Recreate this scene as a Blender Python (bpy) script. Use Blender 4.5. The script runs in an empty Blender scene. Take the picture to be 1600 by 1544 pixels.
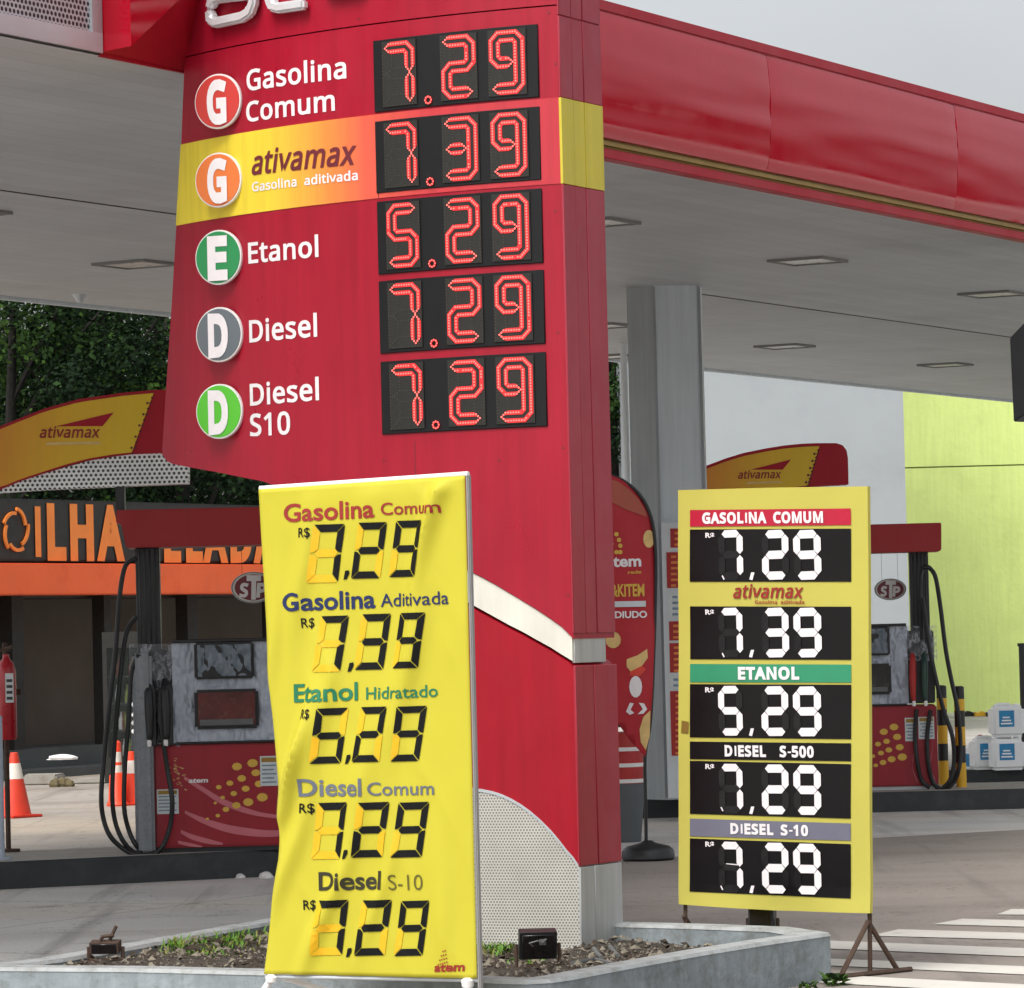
import bpy, bmesh, math, random
from mathutils import Vector, Matrix, noise
R_ = math.radians
random.seed(7)
sc = bpy.context.scene
COL = sc.collection

# ------------------------------------------------------------------ camera
FPX, EYE = 6270.0, 1.6                      # focal length in pixels of the 1600 px photo, eye height
ROLL, PITCH = R_(1.4), math.atan(216 / FPX)
_F = Vector((0, math.cos(PITCH), math.sin(PITCH)))
_U = Vector((0, -math.sin(PITCH), math.cos(PITCH)))
_X = Vector((1, 0, 0))
CR = math.cos(ROLL) * _X - math.sin(ROLL) * _U
CU = math.sin(ROLL) * _X + math.cos(ROLL) * _U
CAM = Vector((0, 0, EYE))
cd = bpy.data.cameras.new('camera'); cam = bpy.data.objects.new('camera', cd); COL.objects.link(cam)
cam.matrix_world = Matrix(((CR.x, CU.x, -_F.x, 0), (CR.y, CU.y, -_F.y, 0), (CR.z, CU.z, -_F.z, EYE), (0, 0, 0, 1)))
cd.sensor_width = 36; cd.lens = 36 * FPX / 1600; cd.clip_end = 3000; cd.clip_start = .1
sc.camera = cam

# ------------------------------------------------------------------ sky, sun, exposure
SUN_EL, SUN_AZ = R_(52), R_(215)            # hazy sun behind the photographer's left shoulder (azimuth clockwise from +Y)
w = bpy.data.worlds.new('World'); sc.world = w; w.use_nodes = True
nt = w.node_tree; nt.nodes.clear()
wo = nt.nodes.new('ShaderNodeOutputWorld'); bg = nt.nodes.new('ShaderNodeBackground')
sky = nt.nodes.new('ShaderNodeTexSky'); sky.sky_type = 'NISHITA'; sky.sun_disc = False
sky.sun_elevation = SUN_EL; sky.sun_rotation = SUN_AZ; sky.air_density = 1.0; sky.dust_density = 4.0; sky.ozone_density = 1.0
hs = nt.nodes.new('ShaderNodeHueSaturation'); hs.inputs['Saturation'].default_value = .22
tc = nt.nodes.new('ShaderNodeTexCoord'); no = nt.nodes.new('ShaderNodeTexNoise')
no.inputs['Scale'].default_value = 3.2; no.inputs['Detail'].default_value = 5
mr = nt.nodes.new('ShaderNodeMapRange'); mr.inputs[1].default_value = .3; mr.inputs[2].default_value = .7
mr.inputs[3].default_value = .84; mr.inputs[4].default_value = 1.14
mx = nt.nodes.new('ShaderNodeMix'); mx.data_type = 'RGBA'; mx.blend_type = 'MULTIPLY'; mx.inputs[0].default_value = 1
nt.links.new(sky.outputs[0], hs.inputs['Color']); nt.links.new(tc.outputs['Generated'], no.inputs['Vector'])
sx_ = nt.nodes.new('ShaderNodeSeparateXYZ'); nt.links.new(tc.outputs['Generated'], sx_.inputs[0])
zr = nt.nodes.new('ShaderNodeMapRange'); nt.links.new(sx_.outputs[2], zr.inputs[0])      # an overcast sky is brighter overhead
zr.inputs[1].default_value = 0; zr.inputs[2].default_value = .9; zr.inputs[3].default_value = 1.0; zr.inputs[4].default_value = 1.9
mz = nt.nodes.new('ShaderNodeMix'); mz.data_type = 'RGBA'; mz.blend_type = 'MULTIPLY'; mz.inputs[0].default_value = 1
nt.links.new(hs.outputs[0], mz.inputs[6]); nt.links.new(zr.outputs[0], mz.inputs[7])
nt.links.new(no.outputs['Fac'], mr.inputs[0]); nt.links.new(mz.outputs[2], mx.inputs[6]); nt.links.new(mr.outputs[0], mx.inputs[7])
nt.links.new(mx.outputs[2], bg.inputs['Color']); nt.links.new(bg.outputs[0], wo.inputs[0])
bg.inputs['Strength'].default_value = .15
sd = bpy.data.lights.new('sun', 'SUN'); so = bpy.data.objects.new('sun', sd); COL.objects.link(so)
sd.energy = 1.0; sd.angle = R_(20); sd.color = (1, .95, .87)
so.rotation_euler = (math.pi / 2 - SUN_EL, 0, math.pi - SUN_AZ)
sc.view_settings.view_transform = 'Standard'; sc.view_settings.look = 'None'
sc.view_settings.exposure = .1; sc.view_settings.gamma = 1
sc.render.engine = 'CYCLES'; sc.cycles.max_bounces = 8; sc.cycles.diffuse_bounces = 5

# ------------------------------------------------------------------ pixel -> world
def ray(x, y): return _F + (x - 800) / FPX * CR - (y - 772) / FPX * CU
def G(x, y, z=0.0):
    d = ray(x, y); return CAM + d * ((z - EYE) / d.z)
def D(x, y, Y):
    d = ray(x, y); return CAM + d * (Y / d.y)
UA = R_(28.97)
UD = Vector((math.sin(UA), math.cos(UA), 0))        # the direction of the canopy front, away to the right
VD = Vector((math.cos(UA), -math.sin(UA), 0))       # across it, to the right and nearer

class Plane:                                        # an upright plane: u along h, v = height, off towards the viewer
    grid = None
    def __init__(s, o, h):
        s.o = Vector((o.x, o.y, 0)); s.h = Vector((h.x, h.y, 0)).normalized()
        s.n = Vector((s.h.y, -s.h.x, 0))
        if s.n.y > 0: s.n = -s.n
    def uv(s, x, y):
        d = ray(x, y); t = (s.o - CAM).dot(s.n) / d.dot(s.n); P = CAM + d * t
        return ((P - s.o).dot(s.h), P.z)
    def pt(s, u, v, off=0): return s.o + s.h * u + Vector((0, 0, v)) + s.n * off
class Arc:                                          # the bowed totem face: u = arc length leftwards from the corner
    grid = None
    def __init__(s, C, ph0, R):
        s.C, s.p0, s.R = C, ph0, R
        s.c = Vector((C.x + R * math.sin(ph0), C.y + R * math.cos(ph0), 0))
    def uv(s, x, y, off=0):
        d = ray(x, y); a = d.x**2 + d.y**2; b = -2 * (d.x * s.c.x + d.y * s.c.y); c = s.c.x**2 + s.c.y**2 - (s.R + off)**2
        t = (-b - math.sqrt(max(0, b * b - 4 * a * c))) / (2 * a); P = CAM + d * t
        return ((math.atan2(s.c.x - P.x, s.c.y - P.y) - s.p0) * s.R, P.z)
    def pt(s, u, v, off=0):
        p = s.p0 + u / s.R; r = s.R + off
        return Vector((s.c.x - r * math.sin(p), s.c.y - r * math.cos(p), v))

# ------------------------------------------------------------------ materials
def c(r, g, b):
    f = lambda x: (x / 255 / 12.92 if x <= 10.31 else ((x / 255 + .055) / 1.055) ** 2.4)
    return (f(r), f(g), f(b), 1)
class NT:
    def __init__(s, name):
        s.m = bpy.data.materials.new(name); s.m.use_nodes = True; s.t = s.m.node_tree
        s.b = next(n for n in s.t.nodes if n.type == 'BSDF_PRINCIPLED')
    def n(s, typ, **kw):
        o = s.t.nodes.new('ShaderNode' + typ)
        for k, v in kw.items(): setattr(o, k, v)
        return o
    def l(s, a, b): s.t.links.new(a, b)
    def noise(s, scale, vec, detail=5, rough=.6):
        o = s.n('TexNoise'); o.inputs['Scale'].default_value = scale; o.inputs['Detail'].default_value = detail
        o.inputs['Roughness'].default_value = rough; s.l(vec, o.inputs['Vector']); return o.outputs['Fac']
    def rng(s, val, a, b, lo, hi):
        o = s.n('MapRange'); s.l(val, o.inputs[0])
        for i, x in enumerate((a, b, lo, hi)): o.inputs[i + 1].default_value = x
        return o.outputs[0]
    def math(s, op, a, b=None):
        o = s.n('Math', operation=op)
        for i, x in enumerate((a, b)):
            if x is None: continue
            if isinstance(x, (int, float)): o.inputs[i].default_value = x
            else: s.l(x, o.inputs[i])
        return o.outputs[0]
    def mix(s, fac, a, b, blend='MIX'):
        o = s.n('Mix', data_type='RGBA', blend_type=blend)
        for i, x in ((0, fac), (6, a), (7, b)):
            if isinstance(x, (int, float)): o.inputs[i].default_value = x
            elif isinstance(x, tuple): o.inputs[i].default_value = x
            else: s.l(x, o.inputs[i])
        return o.outputs[2]
    def mapping(s, vec, sc_):
        o = s.n('Mapping'); o.inputs['Scale'].default_value = sc_; s.l(vec, o.inputs['Vector']); return o.outputs[0]
    def bump(s, h, strength, dist=.01):
        o = s.n('Bump'); o.inputs['Strength'].default_value = strength; o.inputs['Distance'].default_value = dist
        s.l(h, o.inputs['Height']); s.l(o.outputs[0], s.b.inputs['Normal'])
def pm(name, rgb, rough=.5, metal=0, var=.1, scale=4, bump=0, bscale=60, streak=0, dirt=None, damt=.5, alpha=1, spec=.5, coat=0, drange=(.52, .75)):
    T = NT(name); g = T.n('TexCoord').outputs['Object']
    col = c(*rgb)
    v = T.rng(T.noise(scale, g), .25, .75, 1 - var, 1 + var)
    out = T.mix(1, col, v, 'MULTIPLY')
    if streak:
        s2 = T.noise(3, T.mapping(g, (6, 6, .35)), 4)
        out = T.mix(1, out, T.rng(s2, .35, .7, 1, 1 - streak), 'MULTIPLY')
    if dirt:
        d = T.rng(T.noise(scale * 1.7, g, 8, .7), drange[0], drange[1], 0, damt)
        out = T.mix(d, out, c(*dirt))
    T.l(out, T.b.inputs['Base Color'])
    T.l(T.rng(T.noise(scale * 3, g), .3, .7, max(0, rough - .07), min(1, rough + .1)), T.b.inputs['Roughness'])
    T.b.inputs['Metallic'].default_value = metal; T.b.inputs['Specular IOR Level'].default_value = spec
    T.b.inputs['Coat Weight'].default_value = coat; T.b.inputs['Coat Roughness'].default_value = .08
    if bump: T.bump(T.noise(bscale, g), bump)
    if alpha < 1: T.b.inputs['Alpha'].default_value = alpha
    return T.m
def emit(name, rgb, st):
    T = NT(name); T.b.inputs['Base Color'].default_value = (.02, .004, .004, 1)
    T.b.inputs['Emission Color'].default_value = rgb; T.b.inputs['Emission Strength'].default_value = st
    return T.m
def perforated(name, sheet, hole, pitch, rad, metal=.0, rough=.45):        # staggered round holes in UV metres
    T = NT(name); uv = T.n('TexCoord').outputs['UV']; sp = T.n('SeparateXYZ'); T.l(uv, sp.inputs[0])
    a = T.math('DIVIDE', sp.outputs[0], pitch); b = T.math('DIVIDE', sp.outputs[1], pitch * .866)
    row = T.math('FLOOR', b); a = T.math('ADD', a, T.math('MULTIPLY', T.math('MODULO', T.math('ABSOLUTE', row), 2.0), .5))
    fa = T.math('SUBTRACT', T.math('FRACT', a), .5); fb = T.math('MULTIPLY', T.math('SUBTRACT', T.math('FRACT', b), .5), .866)
    r = T.math('SQRT', T.math('ADD', T.math('MULTIPLY', fa, fa), T.math('MULTIPLY', fb, fb)))
    m = T.rng(r, rad - .05, rad + .05, 1, 0)
    g = T.n('TexCoord').outputs['Object']
    sh = T.mix(1, c(*sheet), T.rng(T.noise(3, g), .3, .7, .86, 1.1), 'MULTIPLY')
    T.l(T.mix(m, sh, c(*hole)), T.b.inputs['Base Color']); T.b.inputs['Roughness'].default_value = rough
    T.l(T.math('MULTIPLY', T.math('SUBTRACT', 1.0, m), metal), T.b.inputs['Metallic'])
    return T.m
def ramp_uv(name, stops, lo, hi, rough=.4, axis=0, streak=.15):            # a printed colour blend along UV
    T = NT(name); uv = T.n('TexCoord').outputs['UV']; sp = T.n('SeparateXYZ'); T.l(uv, sp.inputs[0])
    f = T.rng(sp.outputs[axis], lo, hi, 0, 1); cr = T.n('ValToRGB'); T.l(f, cr.inputs[0])
    e = cr.color_ramp.elements
    while len(e) < len(stops): e.new(.5)
    for k, (p, col) in enumerate(stops): e[k].position = p; e[k].color = c(*col)
    g = T.n('TexCoord').outputs['Object']
    s2 = T.rng(T.noise(3, T.mapping(g, (7, 7, .4)), 4), .45, .75, 1, 1 - streak)
    T.l(T.mix(1, cr.outputs[0], s2, 'MULTIPLY'), T.b.inputs['Base Color']); T.b.inputs['Roughness'].default_value = rough
    return T.m
def lined(name, rgb, pitch, wid, dark, rough=.6, axis=1, var=.08):         # planks: a fine joint every `pitch` along UV
    T = NT(name); uv = T.n('TexCoord').outputs['UV']; sp = T.n('SeparateXYZ'); T.l(uv, sp.inputs[0])
    f = T.math('FRACT', T.math('DIVIDE', sp.outputs[axis], pitch)); m = T.math('LESS_THAN', f, wid / pitch)
    pl = T.math('FLOOR', T.math('DIVIDE', sp.outputs[axis], pitch)); wn = T.n('TexWhiteNoise', noise_dimensions='1D'); T.l(pl, wn.inputs['W'])
    g = T.n('TexCoord').outputs['Object']
    o = T.mix(1, c(*rgb), T.rng(T.noise(.8, g), .3, .7, 1 - var, 1 + var), 'MULTIPLY')
    o = T.mix(T.rng(T.noise(.5, T.mapping(g, (1, 1, .2)), 7, .7), .52, .72, 0, .45), o, tuple(q * .62 for q in c(*rgb)[:3]) + (1,))
    o = T.mix(1, o, T.rng(wn.outputs['Value'], 0, 1, .95, 1.04), 'MULTIPLY')
    o = T.mix(m, o, c(*dark)); T.l(o, T.b.inputs['Base Color']); T.b.inputs['Roughness'].default_value = rough
    return T.m

M = {}
M['red'] = pm('totem_red', (162, 20, 44), .34, var=.08, scale=1.5, streak=.16, spec=.35)
M['maroon'] = pm('side_maroon', (158, 40, 58), .45, var=.08, scale=2, streak=.12)  # totem red with the side's dusty reflection mixed into the colour
M['lowred'] = pm('lower_red', (162, 12, 34), .40, var=.08, scale=1.5, streak=.16, spec=.3)
M['lowmaroon'] = pm('lower_side_red', (160, 32, 50), .45, var=.08, scale=2, streak=.1)  # lower red, greyed by the reflection painted onto the side
M['band'] = ramp_uv('totem_printed_band', [(0, (186, 40, 54)), (.28, (196, 56, 62)), (.43, (222, 92, 70)), (.55, (232, 150, 62)), (.70, (234, 208, 58)), (1, (236, 214, 54))], 0, 2.45)
M['sideyellow'] = pm('side_yellow', (206, 190, 56), .45, var=.05, streak=.12)
M['black'] = pm('display_black', (15, 15, 18), .5, spec=.3, var=.08, scale=3)
M['ledblock'] = pm('led_block', (28, 27, 23), .7, var=.15, scale=30)
M['ledoff'] = pm('led_unlit', (62, 58, 46), .4, var=.1)
M['ledring'] = emit('led_glow', (1, .018, .024, 1), 1.25)
M['leddot'] = emit('led_lamp', (1, .16, .13, 1), 2.2)
M['white'] = pm('white_paint', (232, 230, 228), .45, var=.04)
M['offwhite'] = pm('weathered_white', (222, 220, 208), .5, var=.08, scale=3, streak=.12)
M['vinyl'] = pm('white_vinyl', (232, 226, 228), .5, var=.05, scale=20)
M['chrome'] = pm('brushed_letter', (216, 218, 220), .35, metal=.25, var=.1, scale=8)
M['steel'] = pm('brushed_steel', (182, 184, 184), .42, metal=.2, var=.12, scale=2, streak=.2)
M['perf'] = perforated('totem_perforated_steel', (200, 198, 190), (116, 114, 108), .0155, .31, metal=.15)
M['perf2'] = perforated('arch_perforated_white', (240, 244, 244), (52, 54, 56), .033, .29)
M['perf3'] = perforated('fascia_perforated_panel', (186, 192, 196), (34, 36, 44), .032, .34, metal=.2)
for k, rgb in dict(bg_red=(204, 62, 56), bg_orange=(226, 120, 58), bg_green=(36, 138, 78), bg_grey=(100, 108, 114), bg_lime=(84, 188, 42)).items():
    M[k] = pm('badge_' + k[3:], rgb, .35, var=.04, coat=.2)
M['darkmaroon'] = pm('dark_maroon_print', (104, 30, 40), .5)
M['fascia'] = pm('fascia_red', (182, 12, 38), .10, var=.05, scale=.8, spec=.32, streak=.05)
M['fasciadull'] = pm('fascia_red_flat', (170, 20, 40), .45, var=.06, scale=.8, streak=.1, spec=.3)
M['gold'] = pm('gold_trim', (150, 122, 58), .4, metal=.5, var=.12)
M['alu'] = pm('aluminium', (190, 196, 200), .4, metal=.3, var=.06)
M['soffit'] = lined('soffit_planks', (178, 182, 185), .2, .006, (150, 152, 154), axis=1)
M['darkline'] = pm('dark_seam', (52, 50, 48), .7)
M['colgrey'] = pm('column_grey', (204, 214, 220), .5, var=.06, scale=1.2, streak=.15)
M['coldark'] = pm('column_side_grey', (150, 156, 160), .5, var=.08, scale=1.2, streak=.15)  # darker copy of the column grey: shade painted on the left face
M['planter'] = pm('planter_grey_paint', (138, 147, 151), .8, var=.2, scale=6, bump=.9, bscale=18, streak=.2, dirt=(96, 98, 92), damt=.75, drange=(.48, .7))
M['plantop'] = pm('planter_cap_paint', (164, 168, 168), .75, var=.14, scale=6, bump=.5, bscale=30, dirt=(112, 110, 102), damt=.8, drange=(.46, .7))  # paler than the wall: light from above put into the colour, plus dirt
M['soil'] = pm('soil', (70, 64, 56), .95, var=.4, scale=9, bump=1, bscale=50, dirt=(46, 42, 34), damt=.8)
M['chip1'] = pm('litter_grey', (128, 120, 106), .9, var=.3, scale=12)
M['chip2'] = pm('litter_brown', (62, 52, 42), .9, var=.3, scale=12)
M['grass1'] = pm('grass_green', (88, 132, 36), .7, var=.3, scale=20)
M['grass2'] = pm('grass_dry', (126, 130, 54), .7, var=.3, scale=20)
M['yellow'] = pm('banner_yellow', (192, 183, 52), .6, var=.03, scale=2, bump=.06, bscale=300, spec=.3)
M['yellow2'] = pm('banner_yellow_matt', (188, 180, 84), .6, var=.05, scale=2, bump=.1, bscale=120, spec=.3)
M['tape'] = pm('faded_tape', (226, 176, 14), .55, var=.08, scale=20)
M['polegrey'] = pm('pole_grey', (142, 141, 139), .5)
M['ink'] = pm('black_print', (13, 14, 15), .6, spec=.2)
M['bn_red'] = pm('print_red', (146, 36, 30), .5); M['bn_blue'] = pm('print_blue', (18, 34, 82), .5)
M['bn_green'] = pm('print_green', (20, 112, 76), .5); M['bn_slate'] = pm('print_slate', (98, 104, 116), .4)
M['bn_olive'] = pm('print_dark', (44, 42, 22), .5); M['bn_olive2'] = pm('print_olive', (96, 90, 26), .5)
M['st_crim'] = pm('strip_crimson', (178, 20, 52), .4); M['st_green'] = pm('strip_green', (46, 138, 100), .4)
M['st_slate'] = pm('strip_slate', (108, 108, 124), .4); M['st_black'] = pm('price_window_black', (13, 9, 12), .35, var=.2, scale=4, spec=.3)
M['segoff'] = pm('turned_flap_black', (15, 14, 16), .2)
M['rust'] = pm('rusty_iron', (72, 56, 46), .8, var=.3, scale=30, dirt=(104, 62, 38), damt=.7)
M['blackplastic'] = pm('black_plastic', (30, 31, 33), .42, var=.12, scale=14)
M['rubber'] = pm('hose_rubber', (24, 26, 28), .45, var=.1)
M['pumpred'] = pm('pump_red', (152, 28, 42), .38, var=.07, scale=4, streak=.1, spec=.4)
M['roofred'] = pm('pump_roof_red', (158, 26, 30), .5, var=.06, scale=3, streak=.08)
M['pumpgrey'] = pm('pump_grey', (170, 180, 194), .25, var=.12, scale=7, bump=.5, bscale=11)
M['pumpdark'] = pm('pump_dark_column', (46, 48, 50), .45, var=.2, scale=8, streak=.3)
M['wrapsteel'] = pm('film_wrapped_post', (132, 138, 144), .3, metal=.2, var=.15, scale=12, streak=.3, bump=.15, bscale=9)
def film(name, rgb, alpha, rough=.16):
    T = NT(name); g = T.n('TexCoord').outputs['Object']
    T.b.inputs['Base Color'].default_value = c(*rgb); T.b.inputs['Roughness'].default_value = rough; T.b.inputs['Alpha'].default_value = alpha
    if alpha < 1:
        rd = T.math('ABSOLUTE', T.math('SUBTRACT', T.noise(7, T.mapping(g, (2.0, 1, .9)), 3, .6), .5)); T.l(T.rng(rd, .0, .10, .55, alpha * .5), T.b.inputs['Alpha'])  # whitish fold streaks: thicker film, with highlights put into the alpha
    T.bump(T.noise(5, T.mapping(g, (2.2, 1, 1.1)), 2, .5), 1.0, .10); return T.m
M['film'] = film('clear_film', (206, 212, 220), .26, .1)
M['paneglass'] = pm('cabinet_glass', (60, 66, 64), .06, var=.1, alpha=.22)
M['lampframe'] = pm('lamp_frame', (124, 124, 122), .6); M['cabback'] = pm('cabinet_back', (74, 72, 58), .8, var=.4, scale=5, dirt=(40, 38, 32), damt=.7)
M['filmscreen'] = film('wrinkled_film_screen', (112, 124, 134), 1)
M['screen'] = pm('dark_glass', (26, 22, 24), .08, var=.3, scale=6)
M['screenred'] = pm('screen_poster_red', (84, 20, 20), .12, var=.6, scale=9, dirt=(128, 76, 58), damt=.8)
M['dots'] = pm('printed_gold_dots', (214, 172, 66), .5); M['swoosh'] = pm('printed_pink_swoosh', (196, 106, 116), .5)
M['sticker'] = pm('paper_sticker', (206, 212, 212), .6, var=.12, scale=14); M['stickblue'] = pm('sticker_print', (120, 140, 156), .6, var=.3, scale=30)
M['archgrad'] = ramp_uv('arch_print', [(0, (206, 112, 34)), (.35, (216, 134, 36)), (.72, (226, 180, 30)), (1, (226, 190, 28))], 0, 1, streak=.05)
M['kerbdark'] = pm('island_kerb_paint', (46, 50, 52), .6, var=.25, scale=3, dirt=(80, 82, 80), damt=.5)
M['islandtop'] = pm('island_top', (158, 154, 146), .8, var=.15, scale=3, dirt=(110, 104, 96), damt=.5)
M['orangeband'] = pm('orange_awning', (246, 104, 48), .5, var=.1, scale=1.2, dirt=(222, 72, 32), damt=.6)
M['shopblack'] = pm('shop_fascia_black', (36, 36, 34), .5, var=.3, scale=2)
M['orangeletter'] = pm('orange_letters', (248, 140, 56), .45, var=.08, scale=4)
M['shopwall'] = pm('shop_brown_wall', (90, 82, 74), .8, var=.18, scale=.8, dirt=(84, 72, 60), damt=.7)
M['shoppost'] = pm('shop_post', (34, 33, 30), .7, var=.2)
M['step'] = pm('shop_step', (74, 78, 78), .8, var=.2, scale=2); M['stone'] = pm('pale_stone', (156, 152, 144), .85, var=.2, scale=3, dirt=(120, 106, 84), damt=.7)
M['rubble'] = pm('mossy_rubble', (96, 86, 60), .95, var=.4, scale=8)
M['whitewall'] = pm('grey_white_render', (157, 163, 166), .85, var=.05, scale=.4, bump=.1, bscale=10, dirt=(140, 146, 150), damt=.5)
M['lime'] = pm('lime_render', (212, 230, 140), .9, var=.1, scale=.5, streak=.07, bump=.9, bscale=7, dirt=(170, 184, 104), damt=.4)
M['limedirt'] = pm('wall_joint', (126, 140, 70), .9)
M['coneorange'] = pm('cone_orange', (214, 62, 40), .5, var=.12, scale=8); M['conewhite'] = pm('cone_white', (222, 216, 206), .5, var=.08, scale=8)
M['flame'] = pm('delineator_orange', (240, 70, 36), .45)
M['extred'] = pm('extinguisher_red', (172, 18, 32), .3, coat=.3)
M['flagred'] = pm('flag_red', (176, 30, 42), .6, var=.08, scale=3); M['flagbrown'] = pm('flag_brown_red', (170, 84, 66), .6)
M['cream'] = pm('flag_cream', (220, 186, 120), .6, var=.15, scale=14); M['binGrey'] = pm('bin_grey', (90, 95, 98), .55, var=.1)
M['noticered'] = pm('notice_red', (168, 40, 36), .55, var=.15, scale=12); M['noticeorange'] = pm('notice_print', (222, 130, 70), .6)
M['nozzlegreen'] = pm('nozzle_green', (34, 66, 56), .4)
M['filmsilver'] = film('silver_grey_film', (176, 184, 196), 1, .2)
M['paper'] = pm('notice_white', (206, 212, 216), .6, var=.06)
M['stpred'] = pm('oval_red', (120, 20, 40), .4)
M['yellowpost'] = pm('bollard_yellow', (222, 172, 40), .5, var=.1); M['jug'] = pm('jug_plastic', (250, 252, 252), .4, var=.04, scale=6)
M['juglabel'] = pm('jug_label_blue', (40, 138, 190), .45, var=.25, scale=9); M['brownbottle'] = pm('brown_bottle', (110, 56, 42), .35)
M['lensgrey'] = pm('lamp_lens', (196, 196, 190), .3); M['bark'] = pm('bark', (28, 25, 21), .9, var=.3, bump=.6, bscale=20)
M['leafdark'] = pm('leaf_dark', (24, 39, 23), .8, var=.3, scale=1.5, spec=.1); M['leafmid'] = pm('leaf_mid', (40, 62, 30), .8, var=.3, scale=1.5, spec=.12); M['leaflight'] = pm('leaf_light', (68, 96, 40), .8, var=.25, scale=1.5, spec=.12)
M['paint'] = pm('road_white_paint', (204, 200, 191), .75, var=.07, scale=3, dirt=(150, 144, 132), damt=.6, drange=(.58, .8))
M['sheetgrey'] = pm('dark_sign_back', (52, 54, 58), .5, var=.1)
M['pipe'] = pm('grey_conduit', (96, 98, 98), .6)

def ground_mat(name, base, dirt, tint, joint):
    T = NT(name); g = T.n('TexCoord').outputs['Object']
    o = T.mix(1, c(*base), T.rng(T.noise(.5, g, 6), .3, .7, .84, 1.14), 'MULTIPLY')
    o = T.mix(T.rng(T.noise(.35, T.mapping(g, (.4, 1.6, 1)), 7, .68), .5, .72, 0, .75), o, c(*dirt))
    o = T.mix(T.rng(T.noise(.16, T.mapping(g, (.6, 1.2, 1)), 4), .52, .66, 0, .6), o, c(*tint))
    o = T.mix(1, o, T.rng(T.noise(42, g, 3, .8), .3, .7, .86, 1.14), 'MULTIPLY')
    o = T.mix(T.rng(T.noise(1.6, g, 3, .5), .66, .74, 0, .5), o, c(70, 66, 62))                      # oil spots
    mp2 = T.n('Mapping'); mp2.inputs['Rotation'].default_value = (0, 0, R_(72)); mp2.inputs['Scale'].default_value = (2.6, .12, 1); T.l(g, mp2.inputs['Vector'])
    o = T.mix(T.rng(T.noise(1.2, mp2.outputs[0], 4, .6), .56, .70, 0, .4), o, c(88, 82, 78))         # tyre streaks
    ck = T.math('ABSOLUTE', T.math('SUBTRACT', T.noise(.45, g, 6, .62), .5)); o = T.mix(T.rng(ck, .0, .0035, .55, 0), o, c(60, 57, 54))   # hairline cracks
    if joint:
        br = T.n('TexBrick'); br.offset = 0; br.inputs['Scale'].default_value = 1; br.inputs['Mortar Size'].default_value = .012
        br.inputs['Brick Width'].default_value = joint; br.inputs['Row Height'].default_value = joint
        mp = T.n('Mapping'); mp.inputs['Rotation'].default_value = (0, 0, UA); T.l(g, mp.inputs['Vector']); T.l(mp.outputs[0], br.inputs['Vector'])
        o = T.mix(T.math('MULTIPLY', br.outputs['Fac'], .45), o, c(84, 80, 74))
    T.l(o, T.b.inputs['Base Color']); T.b.inputs['Roughness'].default_value = .8
    T.bump(T.noise(60, g, 4), .25, .006); return T.m
M['concrete'] = ground_mat('forecourt_concrete', (198, 195, 190), (158, 151, 144), (196, 182, 160), 3.4)
M['asphalt'] = ground_mat('worn_road', (140, 131, 123), (112, 104, 97), (158, 151, 145), 0)
M['rearyard'] = ground_mat('rear_yard_floor', (160, 152, 142), (124, 112, 100), (176, 160, 138), 2.6)
M['farfloor'] = ground_mat('side_yard_floor', (170, 166, 160), (140, 134, 126), (186, 180, 168), 4.0)

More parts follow.
